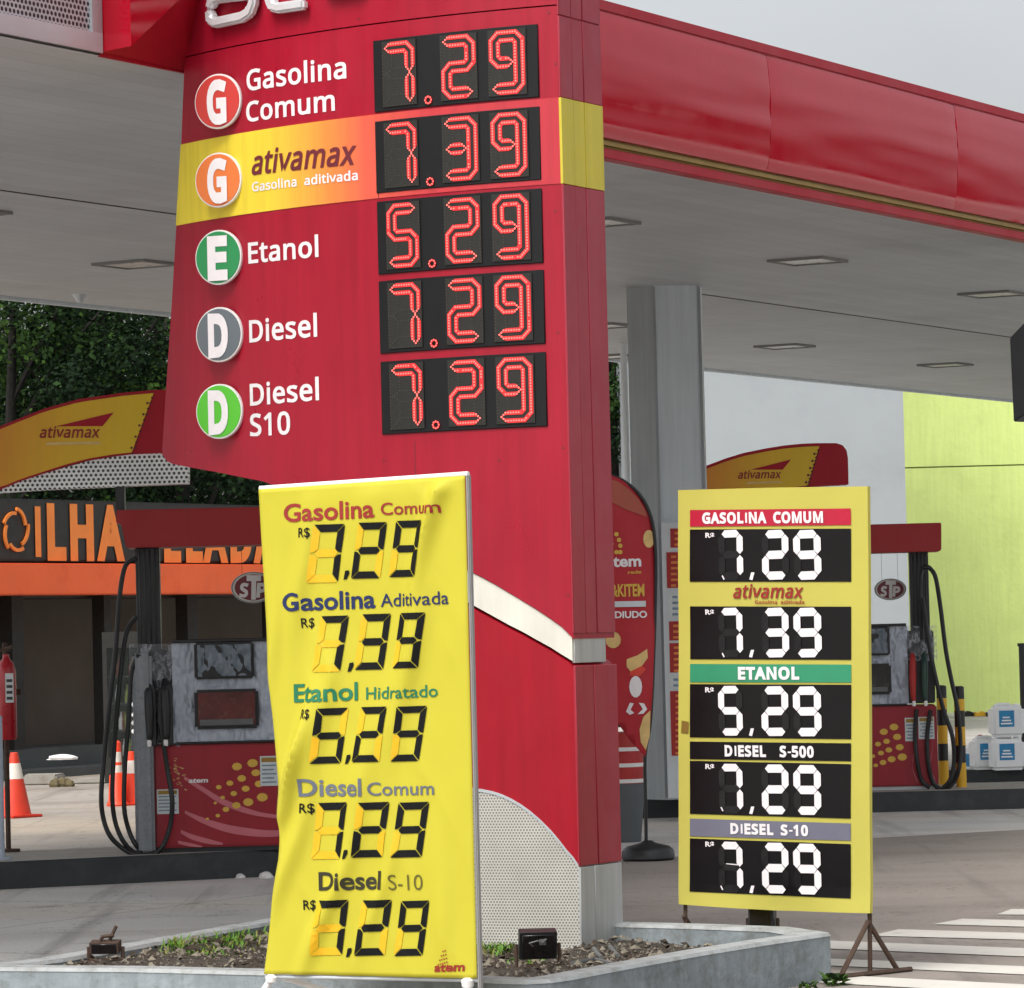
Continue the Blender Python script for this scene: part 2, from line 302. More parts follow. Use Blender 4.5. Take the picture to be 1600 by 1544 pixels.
# ------------------------------------------------------------------ mesh helpers
class MB:
    def __init__(s): s.v = []; s.f = []; s.mi = []; s.uv = []
    def add(s, pts, faces, mi=0, uvs=None):
        b = len(s.v); s.v += [Vector(p) for p in pts]
        for f in faces:
            s.f.append([b + i for i in f]); s.mi.append(mi); s.uv.append([uvs[i] for i in f] if uvs else None)
    def poly(s, pts, mi=0, uvs=None): s.add(pts, [list(range(len(pts)))], mi, uvs)
    def prism(s, poly, ext, mi=0, mside=None):
        n = len(poly); p = [Vector(q) for q in poly]; e = Vector(ext)
        s.add(p + [q + e for q in p], [list(range(n)), [n + i for i in reversed(range(n))]], mi)
        b = len(s.v) - 2 * n
        for i in range(n):
            s.f.append([b + i, b + (i + 1) % n, b + n + (i + 1) % n, b + n + i]); s.mi.append(mi if mside is None else mside); s.uv.append(None)
    def box(s, lo, hi, mi=0, X=None):
        (a, b, c_), (d, e, f) = lo, hi
        p = [Vector(q) for q in ((a, b, c_), (d, b, c_), (d, e, c_), (a, e, c_), (a, b, f), (d, b, f), (d, e, f), (a, e, f))]
        if X: p = [X @ q for q in p]
        s.add(p, [(0, 3, 2, 1), (4, 5, 6, 7), (0, 1, 5, 4), (1, 2, 6, 5), (2, 3, 7, 6), (3, 0, 4, 7)], mi)
    def slab(s, S, u0, u1, v0, v1, o0, o1, mi=0, n=1):       # a block on a surface, bent with it
        us = [u0 + (u1 - u0) * i / n for i in range(n + 1)]; p = []; uv = []
        for u in us:
            for v, o in ((v0, o1), (v1, o1), (v1, o0), (v0, o0)): p.append(S.pt(u, v, o)); uv.append((u, v))
        f = []
        for i in range(n):
            for k in range(4): f.append((4 * i + k, 4 * i + (k + 1) % 4, 4 * i + 4 + (k + 1) % 4, 4 * i + 4 + k))
        f += [(0, 1, 2, 3), tuple(4 * n + k for k in (3, 2, 1, 0))]
        s.add(p, f, mi, uv)
    def tube(s, pts, r, mi=0, n=8, cap=True):
        pts = [Vector(p) for p in pts]; rs = r if isinstance(r, (list, tuple)) else [r] * len(pts); out = []; up = None
        for i, p in enumerate(pts):
            t = (pts[min(i + 1, len(pts) - 1)] - pts[max(i - 1, 0)]).normalized()
            if up is None: up = Vector((0, 0, 1)) if abs(t.z) < .9 else Vector((1, 0, 0))
            a = t.cross(up).normalized(); up = a.cross(t).normalized()
            for k in range(n):
                th = 2 * math.pi * k / n; out.append(p + (a * math.cos(th) + up * math.sin(th)) * rs[i])
        f = []
        for i in range(len(pts) - 1):
            for k in range(n): f.append((i * n + k, i * n + (k + 1) % n, (i + 1) * n + (k + 1) % n, (i + 1) * n + k))
        if cap: f += [tuple(range(n)), tuple((len(pts) - 1) * n + k for k in reversed(range(n)))]
        s.add(out, f, mi)
    def lathe(s, o, prof, mi=0, n=24, ax=None, sy=1):
        X = ax or Matrix.Identity(3); o = Vector(o); p = []
        for r, z in prof:
            for k in range(n):
                th = 2 * math.pi * k / n; p.append(o + X @ Vector((r * math.cos(th), sy * r * math.sin(th), z)))
        f = []
        for i in range(len(prof) - 1):
            for k in range(n): f.append((i * n + k, i * n + (k + 1) % n, (i + 1) * n + (k + 1) % n, (i + 1) * n + k))
        f += [tuple(reversed(range(n))), tuple((len(prof) - 1) * n + k for k in range(n))]
        s.add(p, f, mi)
    def build(s, name, mats, parent=None, local=False, smooth=False, bevel=0, seg=2, recalc=True):
        me = bpy.data.meshes.new(name)
        o0 = Vector((0, 0, 0))
        if parent is not None and not local:
            r = parent
            while r.parent: r = r.parent
            o0 = r.location
        me.from_pydata([tuple(v - o0) for v in s.v], [], s.f)
        me.polygons.foreach_set('material_index', s.mi)
        if any(u is not None for u in s.uv):
            L = me.uv_layers.new(name='UVMap')
            for p, u in zip(me.polygons, s.uv):
                if u:
                    for li, q in zip(p.loop_indices, u): L.data[li].uv = q
        for m in (mats if isinstance(mats, (list, tuple)) else [mats]): me.materials.append(M[m])
        bm = bmesh.new(); bm.from_mesh(me)
        if bevel or smooth: bmesh.ops.remove_doubles(bm, verts=bm.verts, dist=1e-5)
        if recalc: bmesh.ops.recalc_face_normals(bm, faces=bm.faces)
        if bevel:
            ed = [e for e in bm.edges if len(e.link_faces) == 2 and e.calc_face_angle(0) > R_(28)]
            bmesh.ops.bevel(bm, geom=ed, offset=bevel, segments=seg, affect='EDGES', clamp_overlap=True)
        bm.to_mesh(me); bm.free()
        if smooth or bevel:
            me.polygons.foreach_set('use_smooth', [True] * len(me.polygons)); me.set_sharp_from_angle(angle=R_(40))
        ob = bpy.data.objects.new(name, me); COL.objects.link(ob)
        if parent is not None: ob.parent = parent
        return ob
def thing(name, label, cat, loc=(0, 0, 0), rotz=0, group=None):
    o = bpy.data.objects.new(name, None); COL.objects.link(o); o.empty_display_size = .2
    o.location = loc; o.rotation_euler = (0, 0, rotz); return tag(o, label, cat, group)
def tag(o, label, cat, group=None):
    o['label'] = label; o['category'] = cat
    if group: o['group'] = group
    return o
def kind(o, k): o['kind'] = k; return o
def copy_tree(o, parent=None):
    q = o.copy(); COL.objects.link(q)
    if parent: q.parent = parent
    for ch in list(o.children): copy_tree(ch, q)
    return q
def lerp(pl, x):                                        # value of a polyline sorted by its first coordinate
    if x <= pl[0][0]: return pl[0][1]
    for (a, b), (c_, d) in zip(pl, pl[1:]):
        if x <= c_: return b + (d - b) * (x - a) / max(1e-9, c_ - a)
    return pl[-1][1]

# ------------------------------------------------------------------ lettering and digits
# letter outlines (advance, closed loops of x,y in thousandths): a humanist face and a bold grotesque
GLYPHS = {'N':(351,263,{'G':(370,[[232,367,305,352,332,342,306,281,225,304,163,298,127,277,103,245,90,202,94,127,110,88,138,62,181,47,265,51,265,134,188,134,188,197,333,197,333,4,222,-16,162,-14,129,-7,100,7,75,25,55,47,27,105,18,175,28,246,41,276,59,303,81,326,108,344,139,357]]),'a':(288,[[173,277,200,269,221,256,236,235,245,210,248,-12,195,-12,186,25,200,25,158,-8,105,-17,58,-7,38,5,23,23,13,46,11,73,14,101,27,125,47,144,74,157,182,170,176,204,163,216,103,215,58,197,36,251,106,277],[106,108,86,94,81,62,95,46,134,44,163,58,179,85,181,116]]),'s':(247,[[156,278,224,257,199,201,121,221,82,210,86,187,195,134,220,102,224,54,210,23,185,0,130,-16,32,-4,14,4,14,70,95,43,141,46,158,62,153,83,34,146,18,169,13,199,17,223,28,244,45,260,68,271]]),'o':(309,[[111,276,174,278,219,263,253,232,275,188,283,132,276,76,254,32,219,1,174,-15,123,-15,80,1,45,32,22,76,15,132,19,175,31,211,51,241,78,263],[127,217,111,210,91,181,85,114,97,70,122,48,163,44,194,61,211,97,210,167,194,202,163,219]]),'l':(139,[[30,-12,30,385,97,385,97,-12]]),'i':(139,[[30,-12,30,275,97,275,97,-12],[73,373,96,356,100,323,82,299,54,296,31,313,27,346,37,364,45,370]]),'n':(316,[[200,277,226,269,248,254,264,232,273,205,276,-12,209,-12,208,186,198,208,178,218,139,217,122,211,104,184,97,136,97,-12,30,-12,30,275,87,275,93,239,79,239,121,271,144,278]]),'C':(322,[[217,367,286,352,311,341,283,282,212,304,157,298,125,278,102,246,90,202,94,126,111,87,137,61,174,48,265,56,293,63,293,1,191,-17,123,-6,95,7,71,25,52,48,26,106,18,176,27,244,55,302,75,324,100,343,130,357]]),'u':(316,[[27,275,95,275,96,77,106,55,125,44,164,45,181,52,200,78,207,127,207,275,274,275,274,-12,216,-12,210,23,224,23,182,-9,134,-17,77,-6,49,16,32,48,28,68]]),'m':(471,[[331,280,360,277,386,269,406,254,421,232,429,205,431,-12,365,-12,363,186,354,208,337,218,303,218,278,202,266,169,264,-12,197,-12,196,186,187,208,169,218,129,216,108,196,97,136,97,-12,30,-12,30,275,87,275,93,239,79,239,118,271,163,280,203,275,234,258,251,236,240,236,261,259,294,275]]),'E':(285,[[36,-12,36,363,256,363,256,300,104,300,104,214,247,214,247,152,104,152,104,51,256,51,256,-12]]),'t':(189,[[36,276,54,336,100,336,100,275,177,275,177,218,100,218,104,57,121,43,179,52,179,-5,122,-17,79,-9,55,8,39,37,33,76,33,218,-4,218,-4,258]]),'D':(371,[[36,-12,36,363,191,360,253,342,279,325,301,304,318,279,331,250,341,179,330,105,317,74,299,48,277,26,249,9,184,-10],[104,301,186,297,216,288,239,271,256,249,266,217,270,177,266,137,255,106,238,82,213,64,181,54,104,50]]),'e':(289,[[143,280,188,273,225,251,250,217,262,174,264,111,85,111,93,79,117,53,185,46,252,68,252,4,172,-16,128,-15,82,0,46,30,23,74,15,130,22,185,43,230,76,262,96,272],[127,219,103,205,87,170,194,170,182,204,160,219]]),'v':(262,[[91,-12,-17,275,55,275,158,-12,267,275,195,275,122,71,127,70],[119,62,115,47,116,50,133,50]]),'d':(314,[[205,385,272,385,272,-12,215,-12,209,23,223,23,192,-4,156,-16,101,-13,72,0,47,21,29,51,18,88,15,131,18,175,29,212,47,241,72,263,102,276,156,279,191,267,223,241,207,239],[142,220,110,210,91,180,84,130,91,81,110,52,142,43,180,51,199,76,206,130,199,182,180,211]]),'x':(272,[[89,135,-10,275,69,275,130,185,191,275,269,275,170,135,274,-12,196,-12,130,84,64,-12,-14,-12]]),'S':(282,[[180,365,253,343,232,282,141,305,96,291,87,256,103,231,224,171,246,146,257,113,257,72,241,34,212,6,171,-11,29,-3,13,4,13,72,106,46,172,56,190,81,185,112,135,144,63,177,29,214,17,266,25,305,46,335,79,356,98,362]]),'1':(293,[[27,279,134,363,186,363,186,-12,120,-12,123,279,64,231]]),'0':(293,[[140,368,192,358,231,326,256,277,267,213,263,106,247,49,215,7,194,-6,169,-14,140,-17,100,-11,67,7,42,37,25,75,15,122,13,213,24,277,48,326,65,344,86,358],[115,302,98,285,82,231,81,133,95,73,106,57,120,47,140,44,159,47,174,57,185,73,199,133,194,253,174,295,154,306]]),'r':(215,[[193,278,209,275,200,211,151,216,121,201,101,169,97,140,97,-12,30,-12,30,275,88,275,93,227,78,227,110,262,126,272]])}),'I':(351,263,{'G':(400,[[235,-34,351,-12,351,215,170,215,170,116,247,116,247,71,171,68,148,77,130,92,117,114,110,140,110,211,119,237,133,258,153,273,178,283,208,286,317,262,358,355,243,384,152,380,99,360,56,328,25,285,6,234,0,176,5,117,22,66,51,23,91,-9,141,-29]]),'A':(356,[[65,-30,107,79,205,79,247,-30,355,-28,197,382,117,382,-41,-28],[142,176,171,177,158,257,169,244]]),'S':(312,[[160,-32,202,-20,255,21,272,56,277,95,263,155,220,196,140,232,110,253,107,273,110,277,141,286,244,263,278,358,142,386,71,373,18,332,-1,267,12,206,52,162,133,125,169,101,171,90,168,78,156,70,99,65,-5,93,-5,-15]]),'O':(426,[[249,-29,297,-8,335,25,363,68,379,119,384,176,379,233,363,284,335,327,297,360,249,380,193,386,135,380,86,359,47,326,20,283,5,233,0,176,5,120,20,69,47,25,85,-8,135,-29,192,-35],[192,64,220,67,240,76,255,90,266,110,277,177,271,227,255,261,231,280,192,287,164,284,144,275,128,261,118,242,107,176,118,110,128,90,144,76,164,67]]),'L':(299,[[275,-30,275,69,122,69,122,381,18,381,18,-30]]),'I':(190,[[56,-4,133,-4,133,355,56,355]]),'N':(415,[[119,-30,99,243,258,-30,356,-30,356,381,254,381,273,108,115,381,18,381,18,-30]]),'C':(352,[[220,-34,311,-15,311,80,166,69,147,77,130,91,118,112,110,139,110,212,119,238,132,259,149,274,171,283,196,286,294,263,338,354,228,384,142,380,91,359,51,326,22,283,5,232,0,176,5,119,20,68,47,24,86,-9,135,-29]]),'U':(401,[[227,-30,269,-15,303,11,326,44,341,84,345,381,241,381,241,126,236,97,226,79,210,68,180,64,150,68,133,79,123,96,118,126,118,381,14,381,14,122,24,61,56,9,109,-25,177,-35]]),'M':(487,[[119,-30,95,247,182,-30,259,-30,346,258,324,-30,428,-30,428,381,312,381,223,113,134,381,18,381,18,-30]]),'E':(315,[[274,-30,274,69,122,69,122,134,265,134,265,232,122,232,122,282,274,282,274,381,18,381,18,-30]]),'T':(315,[[189,-30,189,282,298,282,298,381,-25,381,-25,282,84,282,84,-30]]),'D':(401,[[204,-25,258,-7,301,23,333,65,353,118,359,179,353,238,334,288,303,329,261,358,211,376,18,382,18,-31],[122,70,192,76,225,95,244,127,252,177,244,228,226,258,195,276,147,283,122,283]]),'P':(339,[[122,-30,122,107,174,109,238,130,281,170,301,222,293,302,261,347,209,373,142,381,18,381,18,-30],[122,207,172,211,189,223,196,247,193,263,186,272,170,279,122,281]]),'-':(193,[[28,126,165,126,165,179,28,179]]),'5':(323,[[165,-31,205,-18,238,4,263,34,279,72,279,148,264,184,239,212,175,242,114,241,117,281,258,281,258,381,25,381,8,170,53,141,154,144,167,137,175,126,178,108,175,86,165,74,150,66,103,64,1,95,1,-7,66,-30]]),'0':(323,[[188,-28,227,-7,256,27,274,71,287,176,273,281,254,325,224,358,186,380,140,386,93,380,53,358,25,325,6,281,-6,176,2,93,26,26,73,-20,139,-35],[140,63,157,67,169,82,179,117,181,217,168,271,161,281,155,285,125,285,121,283,104,248,97,175,101,118,111,82,123,67]]),'1':(323,[[204,-30,204,381,128,381,2,282,62,205,113,260,102,-30]]),'H':(406,[[122,-30,122,134,242,134,242,-30,346,-30,346,381,242,381,242,232,122,232,122,381,18,381,18,-30]]),'B':(361,[[212,-27,278,1,303,29,318,62,323,101,310,160,270,197,264,189,287,191,310,239,301,318,264,357,211,376,18,382,18,-31],[122,69,194,72,206,78,212,86,213,113,206,123,182,133,122,134],[122,232,188,235,199,240,203,245,205,258,202,270,198,275,183,280,122,282]]),'R':(348,[[122,-30,122,115,144,115,229,-30,342,-24,243,148,273,167,300,218,299,288,284,323,259,351,190,378,18,381,18,-30],[122,214,174,216,187,223,192,230,194,262,186,273,163,281,122,282]]),'$':(337,[[278,-30,278,381,16,381,16,-30],[101,55,193,55,193,296,101,296]])})}
_tc = {}
def text2d(txt, bold=0, shear=0, space=1, font=None):
    key = (txt, bold, shear, space, font)
    if key in _tc: return _tc[key]
    if font:
        cap, xh, gl = GLYPHS[font]; vs, fs, x0 = [], [], 0
        for ch in txt:
            ad, loops = gl[ch] if ch != ' ' else (280, [])
            if loops:
                cu = bpy.data.curves.new('glyph', 'CURVE'); cu.dimensions = '2D'; cu.fill_mode = 'BOTH'
                for l in loops:
                    sp = cu.splines.new('POLY'); sp.points.add(len(l) // 2 - 1); sp.use_cyclic_u = True
                    for i in range(0, len(l), 2): sp.points[i // 2].co = (l[i] / 1000, l[i + 1] / 1000, 0, 1)
                ob = bpy.data.objects.new('glyph', cu); COL.objects.link(ob); me = bpy.data.meshes.new_from_object(ob); b = len(vs)
                vs += [(x0 + v.co.x + v.co.y * shear, v.co.y) for v in me.vertices]; fs += [tuple(b + i for i in p.vertices) for p in me.polygons]
                bpy.data.objects.remove(ob); bpy.data.curves.remove(cu); bpy.data.meshes.remove(me)
            x0 += ad / 1000 * space
        a = min(x for x, y in vs); b = max(x for x, y in vs)
        r = ([((x - a) / (b - a), y) for x, y in vs], fs, cap / 1000, xh / 1000); _tc[key] = r; return r
    def mk(t):
        cu = bpy.data.curves.new('text', 'FONT'); cu.body = t; cu.size = 1; cu.offset = bold; cu.shear = shear; cu.space_character = space
        cu.resolution_u = 4; cu.dimensions = '2D'; cu.fill_mode = 'BOTH'
        ob = bpy.data.objects.new('text', cu); COL.objects.link(ob)
        me = bpy.data.meshes.new_from_object(ob)
        vs = [(v.co.x, v.co.y) for v in me.vertices]; fs = [tuple(p.vertices) for p in me.polygons]
        bpy.data.objects.remove(ob); bpy.data.curves.remove(cu); bpy.data.meshes.remove(me); return vs, fs
    vs, fs = mk(txt)
    cap = max(y for x, y in mk('H')[0]) - bold; xh = max(y for x, y in mk('x')[0]) - bold
    a = min(x for x, y in vs); b = max(x for x, y in vs)
    r = ([((x - a) / (b - a), y) for x, y in vs], fs, cap, xh); _tc[key] = r; return r
def emit_uv(mb, S, vs, fs, off, mi=0):
    if S.grid:
        bm = bmesh.new(); bv = [bm.verts.new((x, y, 0)) for x, y in vs]
        for f in fs:
            try: bm.faces.new([bv[i] for i in f])
            except ValueError: pass
        for ax, (lo, hi, st) in enumerate(S.grid):
            mn = min(v[ax] for v in vs); mx_ = max(v[ax] for v in vs); k = math.ceil((mn - lo) / st)
            while lo + k * st < mx_:
                co = Vector((0, 0, 0)); co[ax] = lo + k * st; no_ = Vector((0, 0, 0)); no_[ax] = 1
                bmesh.ops.bisect_plane(bm, geom=bm.verts[:] + bm.edges[:] + bm.faces[:], plane_co=co, plane_no=no_, dist=1e-6); k += 1
        bm.verts.index_update(); vs = [(v.co.x, v.co.y) for v in bm.verts]; fs = [[v.index for v in f.verts] for f in bm.faces]; bm.free()
    mb.add([S.pt(x, y, off) for x, y in vs], fs, mi, vs)
def put_text(mb, S, txt, p0, p1, h, off=.004, bold=.015, shear=0, xh=False, mi=0, font=None, space=1):
    vs, fs, cap, x = text2d(txt, bold, shear, space, font)
    u0, v0 = S.uv(*p0); u1, v1 = S.uv(*p1); mid = ((p0[0] + p1[0]) / 2, (p0[1] + p1[1]) / 2)
    hv = S.uv(mid[0], mid[1] - h)[1] - S.uv(*mid)[1]; k = hv / (x if xh else cap)
    q = [(u0 + (u1 - u0) * a, v0 + (v1 - v0) * a + b * k) for a, b in vs]
    emit_uv(mb, S, q, fs, off, mi)
def text_local(mb, X, txt, x0, x1, z0, h, y, bold=.02, shear=0, xh=False, mi=0):
    vs, fs, cap, x = text2d(txt, bold, shear); k = h / (x if xh else cap)
    mb.add([X @ Vector((x0 + (x1 - x0) * a, y, z0 + b * k)) for a, b in vs], fs, mi)
DIG = {'7': 'abc', '2': 'abged', '9': 'abcdfg', '3': 'abgcd', '5': 'afgcd'}
def segs(wd, h, t, g, mitre=True):
    o = {}; m = h / 2; k = t * (1 if mitre else .5)
    def hz(y, a=.0):
        return [(t * .5 + g, y), (t + g * .6, y + t / 2), (wd - t - g * .6, y + t / 2), (wd - t * .5 - g, y), (wd - t - g * .6, y - t / 2), (t + g * .6, y - t / 2)]
    def vt(x, y0, y1):
        return [(x, y0 + g), (x + t / 2, y0 + t / 2 + g * .4), (x + t / 2, y1 - t / 2 - g * .4), (x, y1 - g), (x - t / 2, y1 - t / 2 - g * .4), (x - t / 2, y0 + t / 2 + g * .4)]
    if mitre:
        o['a'] = [(g, h), (wd - g, h), (wd - t - g, h - t), (t + g, h - t)]; o['d'] = [(t + g, t), (wd - t - g, t), (wd - g, 0), (g, 0)]
        o['b'] = [(wd, h - g), (wd, m + g), (wd - t / 2, m + t * .1 + g), (wd - t, m + t / 2 + g), (wd - t, h - t - g)]
        o['c'] = [(wd, m - g), (wd, g), (wd - t, t + g), (wd - t, m - t / 2 - g), (wd - t / 2, m - t * .1 - g)]
        o['f'] = [(wd - x, y) for x, y in reversed(o['b'])]; o['e'] = [(wd - x, y) for x, y in reversed(o['c'])]
        o['g'] = hz(m)
    else:
        o['a'] = hz(h - t / 2); o['d'] = hz(t / 2); o['g'] = hz(m)
        o['b'] = vt(wd - t / 2, m, h - t / 2); o['c'] = vt(wd - t / 2, t / 2, m); o['f'] = vt(t / 2, m, h - t / 2); o['e'] = vt(t / 2, t / 2, m)
    return o

# ================================================================== GROUND
def sheet(name, pts, mat, z):
    mb = MB(); mb.poly([Vector((p[0], p[1], z)) for p in pts]); return kind(mb.build(name, mat), 'structure')
sheet('ground', [(-900, -60), (900, -60), (900, 1600), (-900, 1600)], 'concrete', 0)
rp = [G(x, y) for x, y in ((880, 1420), (900, 1356), (1060, 1339), (1230, 1318), (1600, 1297), (1900, 1285))]
sheet('road', [(-40, -20), (-40, 13.2), (-1.5, 15.2), (.4, 18.6)] + [(p.x, p.y) for p in rp] + [(60, 40), (60, -20)], 'asphalt', .004)
sheet('rear_yard', [(-60, 29.6), (-2.6, 29.6), (.9, 35.4), (-1.5, 90), (-60, 90)], 'rearyard', .004)  # added sheet of darker stained floor, toned down against the sunlight there
sheet('side_yard', [(1.9, 37.2), (12, 36.6), (60, 40), (60, 90), (3.2, 90)], 'farfloor', .004)
mb = MB()
for q in (((1557, 1429), (1740, 1430), (1740, 1421), (1580, 1420.5)), ((1458, 1444), (1740, 1452), (1740, 1441.5), (1504, 1435.5)),
          ((1360, 1462), (1740, 1472), (1740, 1462), (1404, 1452)), ((1240, 1480), (1740, 1500), (1740, 1487), (1240, 1467.5)),
          ((1240, 1506), (1740, 1529), (1740, 1515.5), (1240, 1495.5)), ((1240, 1533), (1740, 1560), (1740, 1545), (1240, 1520)),
          ((1240, 1562), (1740, 1592), (1740, 1576), (1240, 1549))):
    mb.poly([G(x, y, .008) for x, y in q])
kind(mb.build('crosswalk', 'paint'), 'structure')

# ================================================================== PRICE TOTEM
C0 = G(908, 1482, .13)
T = Arc(C0, R_(20), 4.0)
SIDE = Plane(C0, UD)
DEP = SIDE.uv(972, 1475)[0]
tot = thing('price_totem', 'tall red curved fuel price totem with five glowing red LED prices', 'price totem', (C0.x, C0.y, .13))
ext = UD * DEP
def strip(mb, zlo, zhi, s0, s1, off=0, d=None, mi=0, step=.06, mback=None):
    """a bowed slab between two outlines given as functions of s, pushed back by d along the side face"""
    d = ext if d is None else d
    ss = {round(s0, 4), round(s1, 4)}; k = s0
    while k < s1: ss.add(round(k, 4)); k += step
    for pl in (zlo, zhi):
        if isinstance(pl, list): ss |= {round(a, 4) for a, b in pl if s0 < a < s1}
    ss = sorted(ss); p = []; uv = []
    ev = lambda pl, s: lerp(pl, s) if isinstance(pl, list) else pl
    for s in ss:
        a, b = ev(zlo, s), ev(zhi, s); b = max(b, a + .0005)
        A, B = T.pt(s, a, off), T.pt(s, b, off)
        A0, B0 = T.pt(s, a), T.pt(s, b)
        p += [A, B, B0 + d, A0 + d]; uv += [(s, a), (s, b), (s, b), (s, a)]
    f = []
    for i in range(len(ss) - 1):
        for k in range(4): f.append((4 * i + k, 4 * i + (k + 1) % 4, 4 * i + 4 + (k + 1) % 4, 4 * i + 4 + k))
    n = 4 * (len(ss) - 1); f += [(0, 1, 2, 3), (n + 3, n + 2, n + 1, n)]
    mb.add(p, f, mi, uv)
def spl(pts): return sorted(T.uv(x, y) for x, y in pts)
SEAM = 4.52
left = spl([(300, -180), (292, 0), (283, 230), (268, 480), (253.5, 702)])      # slanted left edge, s grows as z falls
ztop = 5.35
slope = [(s, z) for s, z in left]
zhi_head = [(0, ztop), (left[0][0], ztop)] + slope[1:]
zlo_head = spl([(908, 998), (897, 993), (877, 979), (856, 964), (838, 952), (815, 938), (795, 926), (775, 914), (755, 903), (735, 893), (690, 870), (650, 850), (600, 828), (560, 812), (520, 797), (480, 782), (440, 763), (410, 752), (340, 738), (290, 729), (270, 725), (260, 720), (255, 712)])
zlo_head[0] = (0, zlo_head[0][1])
SL = slope[-1][0]
cut = lambda pl, z0: [(a, min(b, z0)) for a, b in pl]
mb = MB(); strip(mb, SEAM + .004, [(0, ztop), (left[0][0], ztop)] + [q for q in slope[1:] if q[1] > SEAM] , 0, lerp(sorted((z, s) for s, z in slope), SEAM))
mb.build('brand_panel', 'red', tot, smooth=True)
slz = sorted((z, s) for s, z in slope)
sc_ = lerp(slz, SEAM)
zhi_main = [(0, SEAM - .003), (sc_, SEAM - .003)] + [q for q in slope if q[0] > sc_ + .002]
mb = MB(); strip(mb, zlo_head, zhi_main, 0, SL)
mb.build('price_panel', 'red', tot, smooth=True)
# printed yellow band: its left end follows the slanted edge
ZB0, ZB1 = 3.684, 4.086
sb1, sb0 = lerp(slz, ZB1), lerp(slz, ZB0)
mb = MB(); strip(mb, ZB0, [(0, ZB1), (sb1, ZB1), (sb0 - .003, ZB0 + .01)], .0, sb0 - .003, off=.004, d=UD * .02); mb.build('printed_band', 'band', tot, smooth=True)
# side of the head: three upright cladding strips, with a yellow piece
zs0 = SIDE.uv(900, 990)[1]
def side_slab(mb, a, b, z0, z1, o0=-.004, o1=.008): mb.slab(SIDE, a * DEP, b * DEP, z0, z1, o0, o1)
for a, b, o in ((-.012, .275, .008), (.288, .55, .006), (.562, 1, .008)):
    mb = MB(); side_slab(mb, a, b, zs0, ZB0 - .002, o1=o); side_slab(mb, a, b, ZB1 + .002, SEAM - .05, o1=o); side_slab(mb, a, b, SEAM - .045, ztop, o1=o)
    mb.build('side_cladding', 'maroon', tot, bevel=.003, seg=1)
    mb = MB(); side_slab(mb, a, b, ZB0, ZB1, o1=o + .001); mb.build('side_band', 'sideyellow', tot)
# white sweep, lower body, perforated plinth
wl = spl([(908, 1041), (897, 1035), (877, 1023), (860, 1012), (838, 1000), (815, 987), (795, 977), (775, 966), (755, 955), (735, 944), (690, 921), (650, 901), (600, 878), (560, 861), (500, 838)]); wl[0] = (0, wl[0][1])
SE = T.uv(500, 838)[0]
mb = MB(); strip(mb, wl, [(a, b - .004) for a, b in zlo_head], .01, SE, off=-.008, d=UD * DEP * .82); mb.build('white_sweep', 'offwhite', tot, smooth=True)
mb = MB(); mb.slab(SIDE, .02, DEP * .80, SIDE.uv(903, 1036)[1], zs0 - .006, -.02, -.004); mb.build('sweep_end', 'steel', tot, bevel=.002, seg=1)
SEB = SE + .02
bl = spl([(907, 1353), (896, 1340), (885, 1328), (872, 1311), (860, 1297), (845, 1282), (830, 1269), (815, 1258), (800, 1249), (785, 1242), (770, 1237), (755, 1234), (739, 1232), (700, 1230), (650, 1231), (570, 1238), (490, 1252)]); bl[0] = (0, bl[0][1])
mb = MB(); strip(mb, bl, [(a, b - .016) for a, b in wl], 0, SEB); mb.build('lower_panel', 'lowred', tot, smooth=True)
mb = MB(); strip(mb, [(a, b - .012) for a, b in bl], [(a, b + .002) for a, b in bl], 0, SEB, off=.004, d=UD * .03); mb.build('plinth_trim', 'alu', tot, smooth=True)
mb = MB(); strip(mb, .11, [(a, b - .012) for a, b in bl], 0, SEB); mb.build('plinth', 'perf', tot, smooth=True)
zb = SIDE.uv(910, 1353)[1]; zt = SIDE.uv(903, 1040)[1]
for a, b, o in ((-.012, .43, .008), (.442, 1, .010)):
    mb = MB(); side_slab(mb, a, b, zb, zt, o1=o); mb.build('side_cladding', 'lowmaroon', tot, bevel=.003, seg=1)
for a, b, o in ((-.012, .33, .009), (.335, .60, .011), (.605, 1, .009)):
    mb = MB(); side_slab(mb, a, b, .12, zb - .006, o1=o); mb.build('plinth_cladding', 'steel', tot, bevel=.003, seg=1)

# raised brand letters (the tops of most of them are above the photo)
def stroke(mb, S, pts, wdt, o0, o1, closed=False, mi=0):
    q = [Vector(S.uv(x, y) + (0,)) for x, y in pts]; n = len(q); L, Rr = [], []
    for i in range(n):
        a = q[(i - 1) % n] if closed or i else q[i]; b = q[(i + 1) % n] if closed or i < n - 1 else q[i]
        d1 = (q[i] - a).normalized() if (q[i] - a).length else (b - q[i]).normalized(); d2 = (b - q[i]).normalized() if (b - q[i]).length else d1
        t = (d1 + d2).normalized(); nn = Vector((-t.y, t.x, 0)); k = wdt / 2 / max(.5, nn.dot(Vector((-d1.y, d1.x, 0))))
        L.append(q[i] + nn * k); Rr.append(q[i] - nn * k)
    p = []
    for a, b in zip(L, Rr): p += [S.pt(a.x, a.y, o1), S.pt(b.x, b.y, o1), S.pt(b.x, b.y, o0), S.pt(a.x, a.y, o0)]
    m = n if closed else n - 1; f = []
    for i in range(m):
        j = (i + 1) % n
        for k in range(4): f.append((4 * i + k, 4 * i + (k + 1) % 4, 4 * j + (k + 1) % 4, 4 * j + k))
    if not closed: f += [(0, 1, 2, 3), (4 * n - 1, 4 * n - 2, 4 * n - 3, 4 * n - 4)]
    mb.add(p, f, mi)
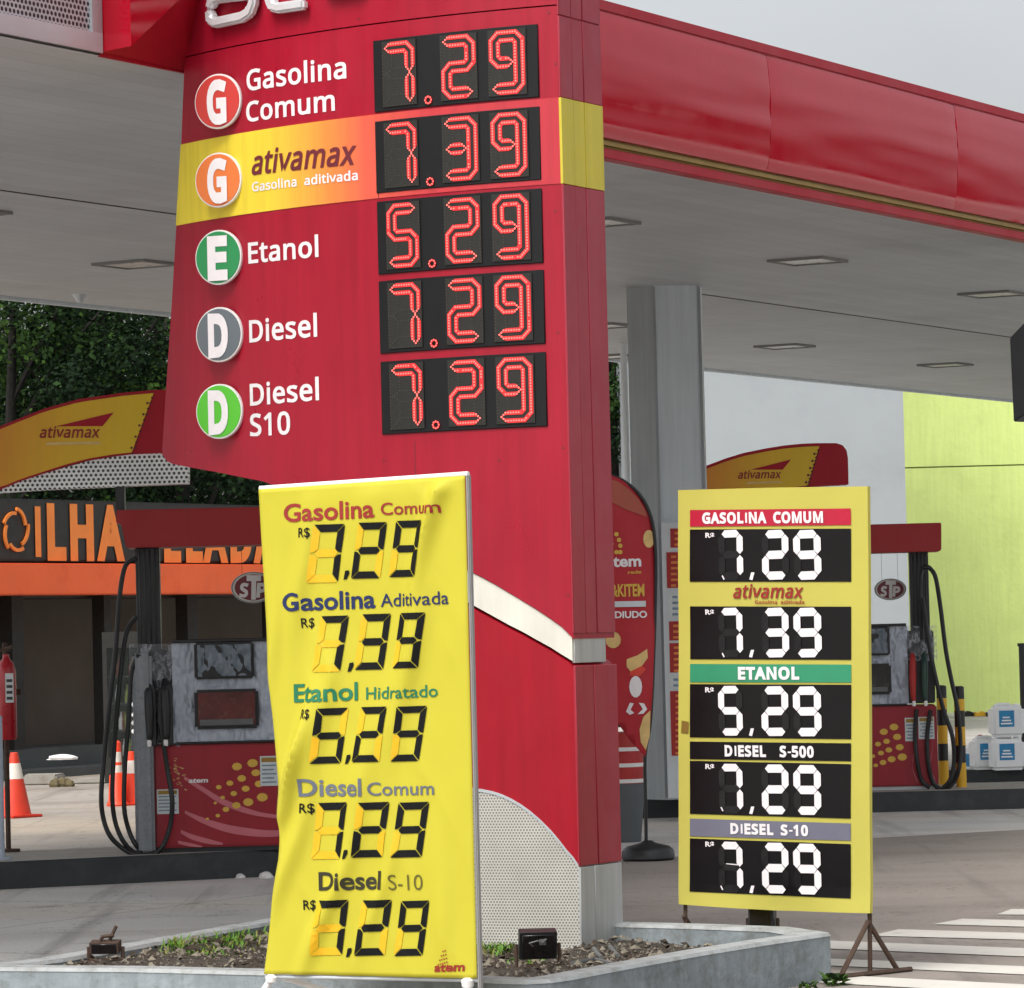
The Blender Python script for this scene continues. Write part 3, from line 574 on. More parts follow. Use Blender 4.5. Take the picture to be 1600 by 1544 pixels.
for nm, sts in (('a', [([(338, 16), (339, 31), (347, 37), (388, 28), (400, 20), (405, 6), (406, -38), (400, -50), (345, -48)], False), ([(338, 16), (341, 3), (350, -2), (404, -8)], False)]),
                ('t', [([(430, -92), (430, 0), (435, 11), (446, 14), (486, 8)], False), ([(414, -50), (484, -62)], False)]),
                ('e', [([(575, -20), (528, -12), (516, -20), (515, -60), (524, -74), (570, -80), (578, -70), (578, -46), (518, -38)], False)]),
                ('m', [([(606, -24), (606, -92)], False), ([(606, -84), (650, -92), (662, -80), (662, -32)], False), ([(662, -80), (674, -94), (712, -98), (720, -88), (720, -42)], False)])):
    mb = MB()
    for pts, cl in sts: stroke(mb, T, pts, .052, .012, .06, cl)
    mb.build('brand_letter', 'chrome', tot, bevel=.012, seg=2)

for x, y0, y1 in ((648, 690, 900), (590, 210, 310)):
    a_, b_ = T.uv(x, y0), T.uv(x, y1); mb = MB(); mb.slab(T, a_[0] - .0018, a_[0] + .0018, b_[1], a_[1], 0, .0008 if y0 > 400 else .0055); mb.build('panel_joint', 'darkmaroon', tot)
for x, y in ((300, 62), (300, 150), (560, 30), (858, 20), (868, 100), (868, 330), (872, 520), (880, 700), (275, 600), (300, 705), (600, 720), (780, 720), (888, 930)):
    u_, v_ = T.uv(x, y); mb = MB(); mb.add([T.pt(u_ + .006 * math.cos(k), v_ + .006 * math.sin(k), .002) for k in (0, 1.05, 2.09, 3.14, 4.19, 5.24)], [tuple(range(6))]); mb.build('screw_head', 'darkmaroon', tot, recalc=False)

# fuel names
for txt, p0, p1, h, kw in (('Gasolina', (386.2, 141.7), (541.9, 121.3), 31.5, {}), ('Comum', (385.5, 190.6), (524, 171.9), 30.5, {}),
                           ('Etanol', (388.8, 411.3), (498.4, 400.4), 31, {}), ('Diesel', (390.4, 534.5), (496.3, 525), 33, {}),
                           ('Diesel', (391.5, 633.3), (499.3, 624.3), 32.5, {}), ('S10', (391.5, 681.4), (454.4, 677.3), 33.5, {})):
    mb = MB(); put_text(mb, T, txt, p0, p1, h, off=.003, font='N'); mb.build('fuel_lettering', 'vinyl', tot, recalc=False)
mb = MB(); put_text(mb, T, 'ativamax', (394.9, 273), (558.9, 255.9), 27, off=.007, font='N', shear=.22, xh=True); mb.build('fuel_lettering', 'darkmaroon', tot, recalc=False)
mb = MB(); put_text(mb, T, 'Gasolina aditivada', (395.5, 299.5), (560.5, 281), 14, off=.007, font='N'); mb.build('fuel_lettering', 'vinyl', tot, recalc=False)
# round fuel badges
for (x, y), mat, ch, o in (((340.3, 158.5), 'bg_red', 'G', 0), ((341, 281.5), 'bg_orange', 'G', .004), ((341.3, 402.3), 'bg_green', 'E', 0), ((342.3, 523), 'bg_grey', 'D', 0), ((342.5, 643), 'bg_lime', 'D', 0)):
    u, v = T.uv(x, y, .055); r = (T.uv(x, y - 43)[1] - T.uv(x, y + 43)[1]) / 2
    BP = Plane(T.pt(u, v, .055), VD); bu, bv = BP.uv(x, y)
    def ring(mb, prof):
        n = 40; p = []
        for rr, oo in prof:
            for k in range(n): th = 2 * math.pi * k / n; p.append(BP.pt(bu + rr * math.cos(th), bv + rr * math.sin(th), oo))
        f = []
        for i in range(len(prof) - 1):
            for k in range(n): f.append((i * n + k, i * n + (k + 1) % n, (i + 1) * n + (k + 1) % n, (i + 1) * n + k))
        f.append(tuple((len(prof) - 1) * n + k for k in range(n))); mb.add(p, f)
    mb = MB(); ring(mb, [(r * .7, -.09), (r * .7, -.022), (r * .985, -.020), (r, -.014), (r, -.002), (r * .985, .002), (r * .92, .003)]); b = mb.build('fuel_badge', 'white', tot, smooth=True)
    mb = MB(); ring(mb, [(r * .945, .001), (r * .935, .006), (r * .6, .009), (r * .2, .010)]); b2 = mb.build('badge_face', mat, b, smooth=True)
    mb = MB(); put_text(mb, BP, ch, (x - 14.5, y + 32.5), (x + 16.5, y + 30.5), 60, off=.0125, font='I'); mb.build('badge_letter', 'vinyl', b, recalc=False)

# LED price displays
rnd0 = random.Random(5)
su0, su1 = (T.uv(842, 100)[0], T.uv(585, 100)[0])
rows = [('729', 63, 175, 39, 153), ('739', 189.5, 302, 168, 282), ('529', 316, 430, 295, 411), ('729', 440.5, 553, 422, 538), ('729', 567, 680, 550, 666.5)]
tops = [(63, 175), (189.5, 302), (316, 428.5), (440.5, 553.5), (567, 680)]
for (num, yl0, yl1, yr0, yr1) in rows:
    v1 = (T.uv(585, yl0)[1] + T.uv(842, yr0)[1]) / 2; v0 = (T.uv(588, yl1)[1] + T.uv(845, yr1)[1]) / 2
    mb = MB(); mb.slab(T, su0, su1, v0, v1, -.004, .010, n=8); dsp = mb.build('price_display', 'black', tot, bevel=.003, seg=1)
    H = v1 - v0; dh = H * .885; zb_ = v0 + H * .065
    for ch, px0, px1 in zip(num, (601.5, 692, 766.5), (651, 746, 822.5)):
        ua, ub = T.uv(px0, 100)[0], T.uv(px1, 100)[0]; wd = ua - ub
        mb = MB(); mb.slab(T, ub - .006, ua + .006, zb_ - .004, zb_ + dh + .004, .010, .016, n=2)
        sg = segs(wd, dh, wd * .285, .0015, True)
        W = lambda q, o: T.pt(ua - q.x, zb_ + q.y, o)
        t_ = wd * .32; L, Rt, Tp, Bt, Md, cc = t_ / 2, wd - t_ / 2, dh - t_ / 2, t_ / 2, dh / 2, wd * .13
        PATH = {'7': [[(L - .01, Tp), (Rt - cc, Tp), (Rt, Tp - cc), (Rt, Md + .008)], [(Rt, Md - .008), (Rt, Bt - .01)]],
                '2': [[(L - .01, Tp), (Rt - cc, Tp), (Rt, Tp - cc), (Rt, Md + cc), (Rt - cc, Md), (L + cc, Md), (L, Md - cc), (L, Bt + cc), (L + cc, Bt), (Rt + .004, Bt)]],
                '3': [[(L - .01, Tp), (Rt - cc, Tp), (Rt, Tp - cc), (Rt, Bt + cc), (Rt - cc, Bt), (L - .006, Bt)], [(L - .004, Md), (Rt - t_ * .6, Md)]],
                '5': [[(Rt + .004, Tp), (L + cc, Tp), (L, Tp - cc), (L, Md + cc), (L + cc, Md), (Rt - cc, Md), (Rt, Md - cc), (Rt, Bt + cc), (Rt - cc, Bt), (L - .006, Bt)]],
                '9': [[(Rt - t_ * .6, Md), (L + cc, Md), (L, Md + cc), (L, Tp - cc), (L + cc, Tp), (Rt - cc, Tp), (Rt, Tp - cc), (Rt, Bt + cc), (Rt - cc, Bt), (L - .004, Bt)]]}
        def outline(path, hw):
            q = [Vector(p_ + (0,)) for p_ in path]; a_, b_ = [], []
            for i in range(len(q)):
                d1 = (q[i] - q[i - 1]).normalized() if i else (q[1] - q[0]).normalized(); d2 = (q[i + 1] - q[i]).normalized() if i < len(q) - 1 else d1
                t = (d1 + d2).normalized(); nn = Vector((-t.y, t.x, 0)); k_ = hw / max(.6, nn.dot(Vector((-d1.y, d1.x, 0)))); a_.append(q[i] + nn * k_); b_.append(q[i] - nn * k_)
            e0 = (q[0] - q[1]).normalized() * hw; e1 = (q[-1] - q[-2]).normalized() * hw
            a_[0] -= e0 * .9; b_[0] -= e0 * .9; a_[-1] -= e1 * .9; b_[-1] -= e1 * .9
            return a_ + [q[-1] + e1 * .2] + b_[::-1] + [q[0] + e0 * .2]
        def dots_(loop, r, o, mi, sp_, miss):
            n = len(loop)
            for i in range(n):
                a_, b_ = loop[i], loop[(i + 1) % n]; m = max(1, round((b_ - a_).length / sp_))
                for q_ in range(m):
                    if rnd0.random() < miss: continue
                    q = a_ + (b_ - a_) * (q_ / m)
                    mb.add([W(q + Vector((r * math.cos(t * math.pi / 3), r * math.sin(t * math.pi / 3), 0)), o) for t in range(6)], [tuple(range(6))], mi)
        for k, poly in sg.items():                      # unlit rows of lamps
            if k not in DIG[ch]: dots_([Vector(p_ + (0,)) for p_ in poly], .003, .018, 3, .0155, 0)
        for path in PATH[ch]:
            lo_, li_ = outline(path, t_ / 2 - .0005), outline(path, t_ / 2 - .0205); mid_ = outline(path, t_ / 2 - .0105); n = len(lo_)
            for i in range(n):
                j_ = (i + 1) % n; mb.poly([W(lo_[i], .018), W(lo_[j_], .018), W(li_[j_], .018), W(li_[i], .018)], 1)
            dots_(mid_, .0050, .0205, 2, .0135, .03)
        mb.build('led_digit', ['ledblock', 'ledring', 'leddot', 'ledoff'], dsp, recalc=False)
    uc, vc = T.uv(672, 155)[0], v0 + H * .09
    uc = uc
    mb = MB()
    for k in range(8):
        q = [Vector((uc + rr * math.cos(t * math.pi / 4), vc + rr * math.sin(t * math.pi / 4), 0)) for t in (k, k + 1) for rr in (.012, .021)]
        mb.poly([T.pt(q[i].x, q[i].y, .018) for i in (0, 1, 3, 2)], 1)
        a = k * math.pi / 4; mb.add([T.pt(uc + .0165 * math.cos(a) + .004 * math.cos(t * math.pi / 3), vc + .0165 * math.sin(a) + .004 * math.sin(t * math.pi / 3), .0205) for t in range(6)], [tuple(range(6))], 2)
    mb.build('decimal_point', ['ledblock', 'ledring', 'leddot'], dsp, recalc=False)

# ================================================================== PLANTER, SOIL, LITTER, GRASS
outer = [G(x, y, .22) for x, y in ((-60, 1511), (60, 1497), (200, 1473), (422, 1434), (600, 1404), (690, 1393), (760, 1394), (840, 1408), (976, 1440), (1100, 1443), (1235, 1448), (1297, 1457),
          (1200, 1471), (1100, 1487), (1000, 1505), (930, 1518), (895, 1525), (860, 1530), (820, 1532), (780, 1531), (739, 1529), (600, 1524), (410, 1518), (200, 1513), (60, 1512))]
def inset(poly, d):
    n = len(poly); o = []; area = sum(poly[i].x * poly[(i + 1) % n].y - poly[(i + 1) % n].x * poly[i].y for i in range(n)); sg = 1 if area > 0 else -1
    for i in range(n):
        d1 = (poly[i] - poly[i - 1]); d1.z = 0; d1.normalize(); d2 = poly[(i + 1) % n] - poly[i]; d2.z = 0; d2.normalize()
        t = (d1 + d2).normalized(); nn = Vector((-t.y, t.x, 0)) * sg
        o.append(poly[i] + nn * d / max(.5, nn.dot(Vector((-d1.y, d1.x, 0)) * sg)))
    return o
inner = inset(outer, .13)
pl = thing('planter', 'low grey painted concrete planter kerb around the foot of the totem', 'planter', (0, 17.2, 0))
mb = MB(); n = len(outer)
low = [Vector((p.x, p.y, -.02)) for p in outer]; ilow = [Vector((p.x, p.y, .02)) for p in inner]
cap = [Vector((p.x, p.y, .205)) for p in outer]; icap = [Vector((p.x, p.y, .205)) for p in inner]
for i in range(n):
    j = (i + 1) % n; mb.add([low[i], low[j], cap[j], cap[i]], [(0, 1, 2, 3)]); mb.add([ilow[i], ilow[j], icap[j], icap[i]], [(3, 2, 1, 0)])
mb.build('kerb_wall', 'planter', pl)
mb = MB()
o2 = inset(outer, -.004); i2 = inset(outer, .133)
for i in range(n):
    j = (i + 1) % n
    A = [Vector((p.x, p.y, .204)) for p in (o2[i], o2[j])]; B = [outer[i] + (inner[i] - outer[i]) * .05, outer[j] + (inner[j] - outer[j]) * .05]
    Cc = [outer[i] + (inner[i] - outer[i]) * .95, outer[j] + (inner[j] - outer[j]) * .95]; Dd = [Vector((p.x, p.y, .204)) for p in (i2[i], i2[j])]
    for a, b in ((A, B), (B, Cc), (Cc, Dd)): mb.poly([a[0], a[1], b[1], b[0]])
mb.build('kerb_cap', 'plantop', pl)
mb = MB(); 
def inside(p, poly):
    r = False; n = len(poly)
    for i in range(n):
        a, b = poly[i], poly[i - 1]
        if (a.y > p[1]) != (b.y > p[1]) and p[0] < (b.x - a.x) * (p[1] - a.y) / (b.y - a.y) + a.x: r = not r
    return r
soilz = lambda x, y: .128 + .06 * max(0, min(1, (-.7 - x) / .9)) + .022 * noise.noise((x * 2.1, y * 2.1, 0)) + .012 * noise.noise((x * 7, y * 7, 3))
gx = [-2.6 + .07 * i for i in range(60)]; gy = [15.6 + .09 * i for i in range(70)]; idx = {}; pv = []; pf = []
for i, x in enumerate(gx):
    for j, y in enumerate(gy): idx[i, j] = len(pv); pv.append((x, y, soilz(x, y)))
big = inset(outer, .05)
for i in range(len(gx) - 1):
    for j in range(len(gy) - 1):
        if all(inside((gx[a], gy[b]), big) for a, b in ((i, j), (i + 1, j), (i, j + 1), (i + 1, j + 1))): pf.append((idx[i, j], idx[i + 1, j], idx[i + 1, j + 1], idx[i, j + 1]))
mb.add(pv, pf); so_ = mb.build('soil', 'soil', smooth=True); kind(so_, 'structure')
tb = [T.pt(s, 0) for s in (0, .5, 1, SEB)]; tpoly = tb + [p + ext for p in reversed(tb)]
rnd = random.Random(3)
mb = MB()
small = inset(outer, .15)
xs = [p.x for p in small]; ys = [p.y for p in small]
for _ in range(20000):
    x, y = rnd.uniform(min(xs), max(xs)), rnd.uniform(min(ys), max(ys))
    if not inside((x, y), small) or inside((x, y), tpoly): continue
    r = rnd.uniform(.005, .013) * (2.6 if rnd.random() < .1 else 1); a = rnd.uniform(0, 6.28); z = soilz(x, y) + .004; t = rnd.uniform(-.5, .5)
    dx, dy = Vector((math.cos(a), math.sin(a), t)), Vector((-math.sin(a), math.cos(a), rnd.uniform(-.4, .4)))
    P = Vector((x, y, z + r * .4)); k = .45
    top = P + Vector((0, 0, r * rnd.uniform(.3, .8)))
    q = [P + dx * r, P + dy * r * k, P - dx * r * rnd.uniform(.7, 1.2), P - dy * r * k]
    mb.add(q + [top], [(0, 1, 4), (1, 2, 4), (2, 3, 4), (3, 0, 4)], 0 if rnd.random() < .45 else 1)
lit = mb.build('dry_litter', ['chip1', 'chip2'], recalc=False); kind(lit, 'stuff'); tag(lit, 'dry brown leaf litter and gravel filling the planter bed', 'litter')
mb = MB()
for cx, cy, sx, sy, cnt, hh in ((345, 1462, 60, 14, 1100, .055), (300, 1474, 30, 8, 450, .045), (270, 1489, 22, 5, 160, .05), (395, 1450, 30, 8, 700, .06), (330, 1478, 60, 10, 500, .03), (775, 1488, 28, 6, 160, .05), (300, 1495, 60, 6, 90, .03), (820, 1500, 40, 6, 60, .03)):
    for _ in range(cnt):
        P = G(rnd.gauss(cx, sx * .55), rnd.gauss(cy, sy * .6), .16 if cx < 500 else .13)
        if not inside((P.x, P.y), small) or inside((P.x, P.y), tpoly): continue
        a = rnd.uniform(0, 6.28); h = hh * rnd.uniform(.4, 1.2); ln = rnd.uniform(.02, .07); wv = Vector((math.cos(a + 1.57), math.sin(a + 1.57), 0)) * rnd.uniform(.003, .006)
        d = Vector((math.cos(a), math.sin(a), 0)); z0 = Vector((P.x, P.y, soilz(P.x, P.y) - .003))
        m = z0 + d * ln * .4 + Vector((0, 0, h * .7)); e = z0 + d * ln + Vector((0, 0, h))
        mb.add([z0 - wv, z0 + wv, m + wv * .8, m - wv * .8, e], [(0, 1, 2, 3), (3, 2, 4)], 0 if rnd.random() < .7 else 1)
gr = mb.build('grass', ['grass1', 'grass2'], recalc=False); kind(gr, 'stuff'); tag(gr, 'patchy green grass growing in the planter bed behind the yellow banner', 'grass')
def weed(label, x, y, z, n, r):
    P = G(x, y, z); t = thing('weed', label, 'weed', P, group=None); mb = MB(); ms = MB()
    for k in range(n):
        a = rnd.uniform(0, 6.28); h = r * rnd.uniform(.2, 1.1); d = Vector((math.cos(a), math.sin(a), 0)); b = P + Vector((0, 0, h * .4)) + d * r * rnd.uniform(.1, .6); s = Vector((-d.y, d.x, 0)) * r * .22; e = b + d * r * .45 + Vector((0, 0, r * rnd.uniform(-.1, .45)))
        m = (b + e) / 2 + Vector((0, 0, .01)); mb.add([b, m + s, e, m - s], [(0, 1, 2, 3)], k % 2)
        if k % 4 == 0: ms.tube([P, (P + b) / 2 + Vector((0, 0, .01)), b], .003, n=4)
    mb.build('leaf_cluster', ['leafmid', 'leaflight'], t, recalc=False); ms.build('stem', 'grass1', t)
weed('small green weed at the corner of the planter beside the rusty foot', 1302, 1541, 0, 40, .085)
weed('tiny green weed sprouting along the front of the planter', 1262, 1546, 0, 24, .05)

# floodlights, conduits
def floodlight(label, P, yaw, wd, h, tilt, fallen=False, rusty=False):
    t = thing('floodlight', label, 'floodlight', P, yaw, None)
    X = Matrix.Translation((0, .03, h * .5 + .045)) @ Matrix.Rotation(tilt, 4, 'X')
    mb = MB(); mb.box((-wd / 2, -.035, -h / 2), (wd / 2, .03, h / 2), X=X)
    for k in range(5): mb.box((-wd * .4, .03, -h * .36 + k * h * .17), (wd * .4, .055, -h * .33 + k * h * .17), X=X)
    mb.build('housing', 'rust' if rusty else 'blackplastic', t, local=True, bevel=.006)
    mb = MB(); mb.box((-wd * .43, -.041, -h * .42), (wd * .43, -.036, h * .42), X=X); mb.build('glass', 'screen', t, local=True, bevel=.002, seg=1)
    mb = MB(); mb.tube([(-wd / 2 - .012, .03, h * .5 + .045), (-wd / 2 - .012, .03, .02), (-wd / 2, .03, .01), (wd / 2, .03, .01), (wd / 2 + .012, .03, .02), (wd / 2 + .012, .03, h * .5 + .045)], .009, n=6)
    mb.box((-wd * .75, -.05, -.012), (wd * .8, .10, .006)); mb.build('bracket', 'rust', t, local=True)
    return t
P = G(842, 1513, .125)
fl1 = floodlight('black floodlight with a loose cable in the planter in front of the totem plinth', P, R_(6), .165, .122, R_(14))
mb = MB(); mb.tube([(-.03, -.045, .10), (-.045, -.06, .115), (-.01, -.065, .125), (.012, -.06, .115), (.03, -.048, .13)], .004, n=6); mb.box((.0, -.052, .105), (.028, -.04, .13)); mb.build('cable', 'pipe', fl1, local=True)
fl2 = floodlight('black floodlight on a rusty bracket in the planter under the black panelled banner', G(1190, 1476, .125), R_(-18), .12, .15, R_(-6))
fl3 = floodlight('broken rusty floodlight lying at the left end of the planter', G(163, 1505, .19), R_(-8), .13, .05, R_(10), rusty=True)
mb = MB(); mb.tube([(-.01, .0, .07), (.02, .03, .10), (.05, .03, .16)], .008, n=6); mb.tube([(-.03, .02, .08), (-.01, .02, .115), (.04, .02, .12)], .01, n=6); mb.build('bent_arm', 'rust', fl3, local=True)
for pts, r, lab in (([(895, 1506), (930, 1500), (962, 1508), (968, 1510)], .012, 'grey conduit curving over the soil at the foot of the totem'),
                    ([(928, 1482), (935, 1492), (940, 1496)], .010, 'short pale conduit stub coming out under the totem plinth'), ([(953, 1479), (962, 1490), (966, 1493)], .010, 'pale conduit stub at the right corner of the totem plinth')):
    mb = MB(); mb.tube([G(x, y, .15) for x, y in pts], r, n=8); o = mb.build('conduit', 'pipe', smooth=True); tag(o, lab, 'conduit')

# ================================================================== LEFT CLOTH BANNER
RPX = 737
Y1 = 15.6
Bn = Plane(D(RPX, 1100, Y1), VD)
ledge = sorted((Bn.uv(x, y)[1], Bn.uv(x, y)[0]) for x, y in ((404, 765), (407, 820), (414, 930), (421, 1060), (429, 1150), (436, 1230), (440, 1290), (437, 1340), (427, 1410), (418, 1480), (412, 1522)))
b_r0, b_top = Bn.uv(731, 743); b_rb, b_bot = Bn.uv(740, 1529)
UR = (b_r0 + b_rb) / 2
ftop = lambda u: lerp([(Bn.uv(404, 765)[0], Bn.uv(404, 765)[1]), (b_r0, b_top)], u)
fbot = lambda u: lerp([(Bn.uv(412, 1522)[0], Bn.uv(412, 1522)[1]), (b_rb, b_bot)], u)
UL0 = ledge[0][1]; wB = UR - UL0; hB = b_top - b_bot
folds = [(.88, .97, -.42, -.9, .035, .014, .45), (.72, .62, -.35, -.94, .05, .010, .35), (.22, .8, -.12, -1, .04, .008, .28), (.30, .52, -.3, -.95, .045, .010, .3), (.12, .36, .45, .9, .03, .016, .22),
         (.18, .42, .35, .94, .035, .015, .30), (.10, .20, .55, .83, .04, .016, .25), (.30, .12, .6, .8, .035, .010, .28), (.55, .15, .5, .86, .03, .006, .2), (.05, .28, .7, .7, .025, .014, .14), (.5, .40, -.25, -.97, .06, .008, .3), (.06, .62, .08, 1, .03, .012, .3), (.85, .12, -.3, 1, .05, .006, .2)]
def bd(u, v):
    a = (u - UL0) / wB; b = (v - b_bot) / hB; d = 0
    for x, y, dx, dy, wd, am, ln in folds:
        L = math.hypot(dx * wB, dy * hB); ex, ey = dx * wB / L, dy * hB / L; px, py = (a - x) * wB, (b - y) * hB
        al = px * ex + py * ey; ac = -px * ey + py * ex + .03 * math.sin(al * 5)
        d += am * 2.9 * math.exp(-(ac / (wd * 1.0)) ** 2) * math.exp(-(al / (ln * 1.1)) ** 2)
    d += .012 * noise.noise((u * 2.2, v * 1.6, 5)) + .005 * noise.noise((u * 9, v * 4, 1)) + .006 * max(0, noise.noise((u * 13 + v * 8, v * 2.2 - u * 2, 7)) - .12)
    e = min(1, (UR - u) / .05, (ftop(u) - v) / .05, .35 + (u - lerp(ledge, v)) / .16); return d * max(0, e)
class Cloth(Plane):
    def pt(s, u, v, off=0): return Plane.pt(s, u, v, off + bd(u, v))
CB = Cloth(D(RPX, 1100, Y1), VD); CB.grid = ((UL0 - .2, 0, .02), (b_bot - .2, 0, .02))
bt = thing('price_banner', 'wrinkled bright yellow cloth price banner with black segment digits, nearest the camera', 'price banner', (CB.pt(UR, 0).x, CB.pt(UR, 0).y, 0))
mb = MB(); NU, NV = 56, 110
grid = []; uvs = []
for j in range(NV + 1):
    for i in range(NU + 1):
        vv = j / NV; vm = b_bot + hB * vv; ul = lerp(ledge, vm); u = ul + (UR - ul) * i / NU; v = fbot(u) + (ftop(u) - fbot(u)) * vv
        grid.append(CB.pt(u, v)); uvs.append((u, v))
fs = [(j * (NU + 1) + i, j * (NU + 1) + i + 1, (j + 1) * (NU + 1) + i + 1, (j + 1) * (NU + 1) + i) for j in range(NV) for i in range(NU)]
mb.add(grid, fs, 0, uvs)
cl = mb.build('cloth', 'yellow', bt, smooth=True)
sm = cl.modifiers.new('thickness', 'SOLIDIFY'); sm.thickness = .003; sm.offset = -1 if cl.data.polygons[0].normal.dot(CB.n) > 0 else 1
def bdig(ch, bl_, br_, tl_):
    u0, v0 = CB.uv(*bl_); u1, v1 = CB.uv(*br_); u2, v2 = CB.uv(*tl_)
    ex, ey = Vector((u1 - u0, v1 - v0)), Vector((u2 - u0, v2 - v0)); W, H = ex.length, ey.length
    mb = MB(); sg = segs(W, H, W * .215, W * .02, True)
    for k, poly in sg.items():
        on = k in DIG[ch]
        if not on and rnd.random() < .0: continue
        jx, jy = (0, 0) if on else (rnd.uniform(-.01, .01), rnd.uniform(-.008, .008))
        q = [(u0 + ex.x * (a / W + jx) + ey.x * (b / H + jy), v0 + ex.y * (a / W) + ey.y * (b / H + jy)) for a, b in poly]
        emit_uv(mb, CB, q, [tuple(range(len(q)))], .0035 if on else .003, 0 if on else 1)
    mb.build('price_digit', ['ink', 'tape'], bt, recalc=False)
brow = [('729', [(480, 540, 820, 911), (549, 606, 817, 904.5), (608.5, 665.5, 814, 902)], (541, 898)), ('739', [(489, 544.5, 963, 1050), (553, 611, 960, 1047), (613.7, 668, 958, 1044.5)], (546.5, 1042)),
        ('529', [(489, 545, 1107, 1193.5), (552, 608.5, 1105, 1191), (613, 668, 1104, 1190)], (544, 1186)), ('729', [(486.5, 546, 1254.6, 1343), (552.5, 611.5, 1254, 1340), (613, 672, 1254, 1340)], (543, 1334)), ('729', [(486.5, 546, 1407, 1493.6), (553.8, 613, 1407, 1493.6), (615.7, 672.8, 1408, 1494)], (544.5, 1488))]
for num, bx, cm in brow:
    for ch, (x0, x1, y0, y1) in zip(num, bx):
        sh = 12.0; bdig(ch, (x0, y1), (x1 - sh, y1 - 1), (x0 + sh, y0))
    mb = MB(); q = [CB.uv(cm[0] + a, cm[1] + b) for a, b in ((-1, -6), (5, -7), (5.5, -2), (1, 7), (-4, 8))]; emit_uv(mb, CB, q, [(0, 1, 2, 3, 4)], .0035); mb.build('price_comma', 'ink', bt, recalc=False)
for txt, p0, p1, h, mat, bo in (('Gasolina', (444, 815.6), (587, 807.9), 27, 'bn_red', .02), ('Comum', (596.9, 804.8), (691.5, 800.9), 18.5, 'bn_red', .012), ('Gasolina', (442.7, 955), (586.5, 949.3), 27, 'bn_blue', .022), ('Aditivada', (594.8, 948.5), (701.8, 943.4), 20, 'bn_blue', .006),
                            ('Etanol', (459.6, 1097), (559.3, 1093.6), 27, 'bn_green', .022), ('Hidratado', (573, 1092.8), (684.2, 1088.4), 18.5, 'bn_green', .01), ('Diesel', (472, 1243.6), (570.9, 1243), 26, 'bn_slate', .02), ('Comum', (578.6, 1242.8), (679.7, 1241.4), 20, 'bn_slate', .01),
                            ('Diesel', (498.9, 1390.6), (597.8, 1388.7), 27, 'bn_olive', .024), ('S-10', (609.3, 1390.6), (661.5, 1390.6), 24, 'bn_olive2', -.004),
                            ('R$', (467.9, 839.7), (487, 839), 14.5, 'ink', .008), ('R$', (472, 981), (491, 979.6), 14.5, 'ink', .008), ('R$', (475.9, 1123), (491, 1122), 14.5, 'ink', .008), ('R$', (473.4, 1269.7), (494.8, 1269.7), 14.5, 'ink', .012), ('R$', (474.7, 1421.4), (494.8, 1420.8), 14.5, 'ink', .012)):
    mb = MB(); put_text(mb, CB, txt, p0, p1, h, off=.0032, bold=bo); mb.build('lettering', mat, bt, recalc=False)
mb = MB(); put_text(mb, CB, 'atem', (680, 1518), (727.5, 1516.5), 8.5, off=.0032, bold=.03, xh=True, shear=.1)
for r_, (y, n_) in enumerate(((1485, 2), (1491, 3), (1497, 4), (1503, 5), (1508, 6))):
    for k in range(n_):
        x = 699 - k * 3.4 + (r_ * .6); a, b = CB.uv(x, y + k * 1.0); emit_uv(mb, CB, [(a - .003, b - .003), (a + .003, b - .002), (a + .003, b + .003), (a - .003, b + .002)], [(0, 1, 2, 3)], .0032)
mb.build('printed_logo', 'bn_red', bt, recalc=False)
Bf = Plane(D(RPX, 1100, Y1), VD)
mb = MB(); xa = UR + .002; xb = UR + .018
zb = b_bot - .24
mb.box((0, 0, 0), (0, 0, 0)); mb = MB()
mb.slab(Bf, UR - .001, UR + .013, .0, b_top + .005, -.03, -.004)
mb.build('pole', 'polegrey', bt, bevel=.004)
a0, z0_ = Bf.uv(404, 765)
mb = MB(); mb.tube([Bf.pt(a0, z0_ + .004, -.012), Bf.pt(UR + .01, b_top + .006, -.012)], .011, n=10); mb.build('top_rail', 'white', bt, smooth=True)
a1, z1_ = Bf.uv(412, 1524)
mb = MB(); mb.tube([Bf.pt(a1, z1_ - .006, -.016), Bf.pt(UR, b_bot - .008, -.016)], .009, n=10); mb.build('bottom_rail', 'alu', bt, smooth=True)
mb = MB(); P = Bf.uv(422, 1530); mb.tube([Bf.pt(P[0], P[1], -.01), Bf.pt(P[0] - .03, P[1] - .06, .02), Bf.pt(P[0] - .09, .0, .15)], .014, n=8); mb.lathe(Bf.pt(P[0] + .006, P[1] - .015, 0), [(.0, 0), (.022, .004), (.024, .022), (.012, .034)], n=12); mb.build('leg', 'white', bt, smooth=True)
mb = MB(); P = Bf.uv(734, 1536); mb.tube([Bf.pt(P[0], P[1], -.01), Bf.pt(P[0] - .02, P[1] - .08, .05), Bf.pt(P[0] - .03, .0, .22)], .014, n=8); mb.lathe(Bf.pt(P[0] - .01, P[1] - .02, .0), [(.0, 0), (.022, .004), (.026, .03), (.012, .04)], n=12); mb.build('leg', 'white', bt, smooth=True)
mb = MB(); mb.tube([Bf.pt(a1 + .02, z1_, -.03), Bf.pt(UR - .3, .0, -.5)], .011, n=8); mb.build('leg', 'white', bt, smooth=True)

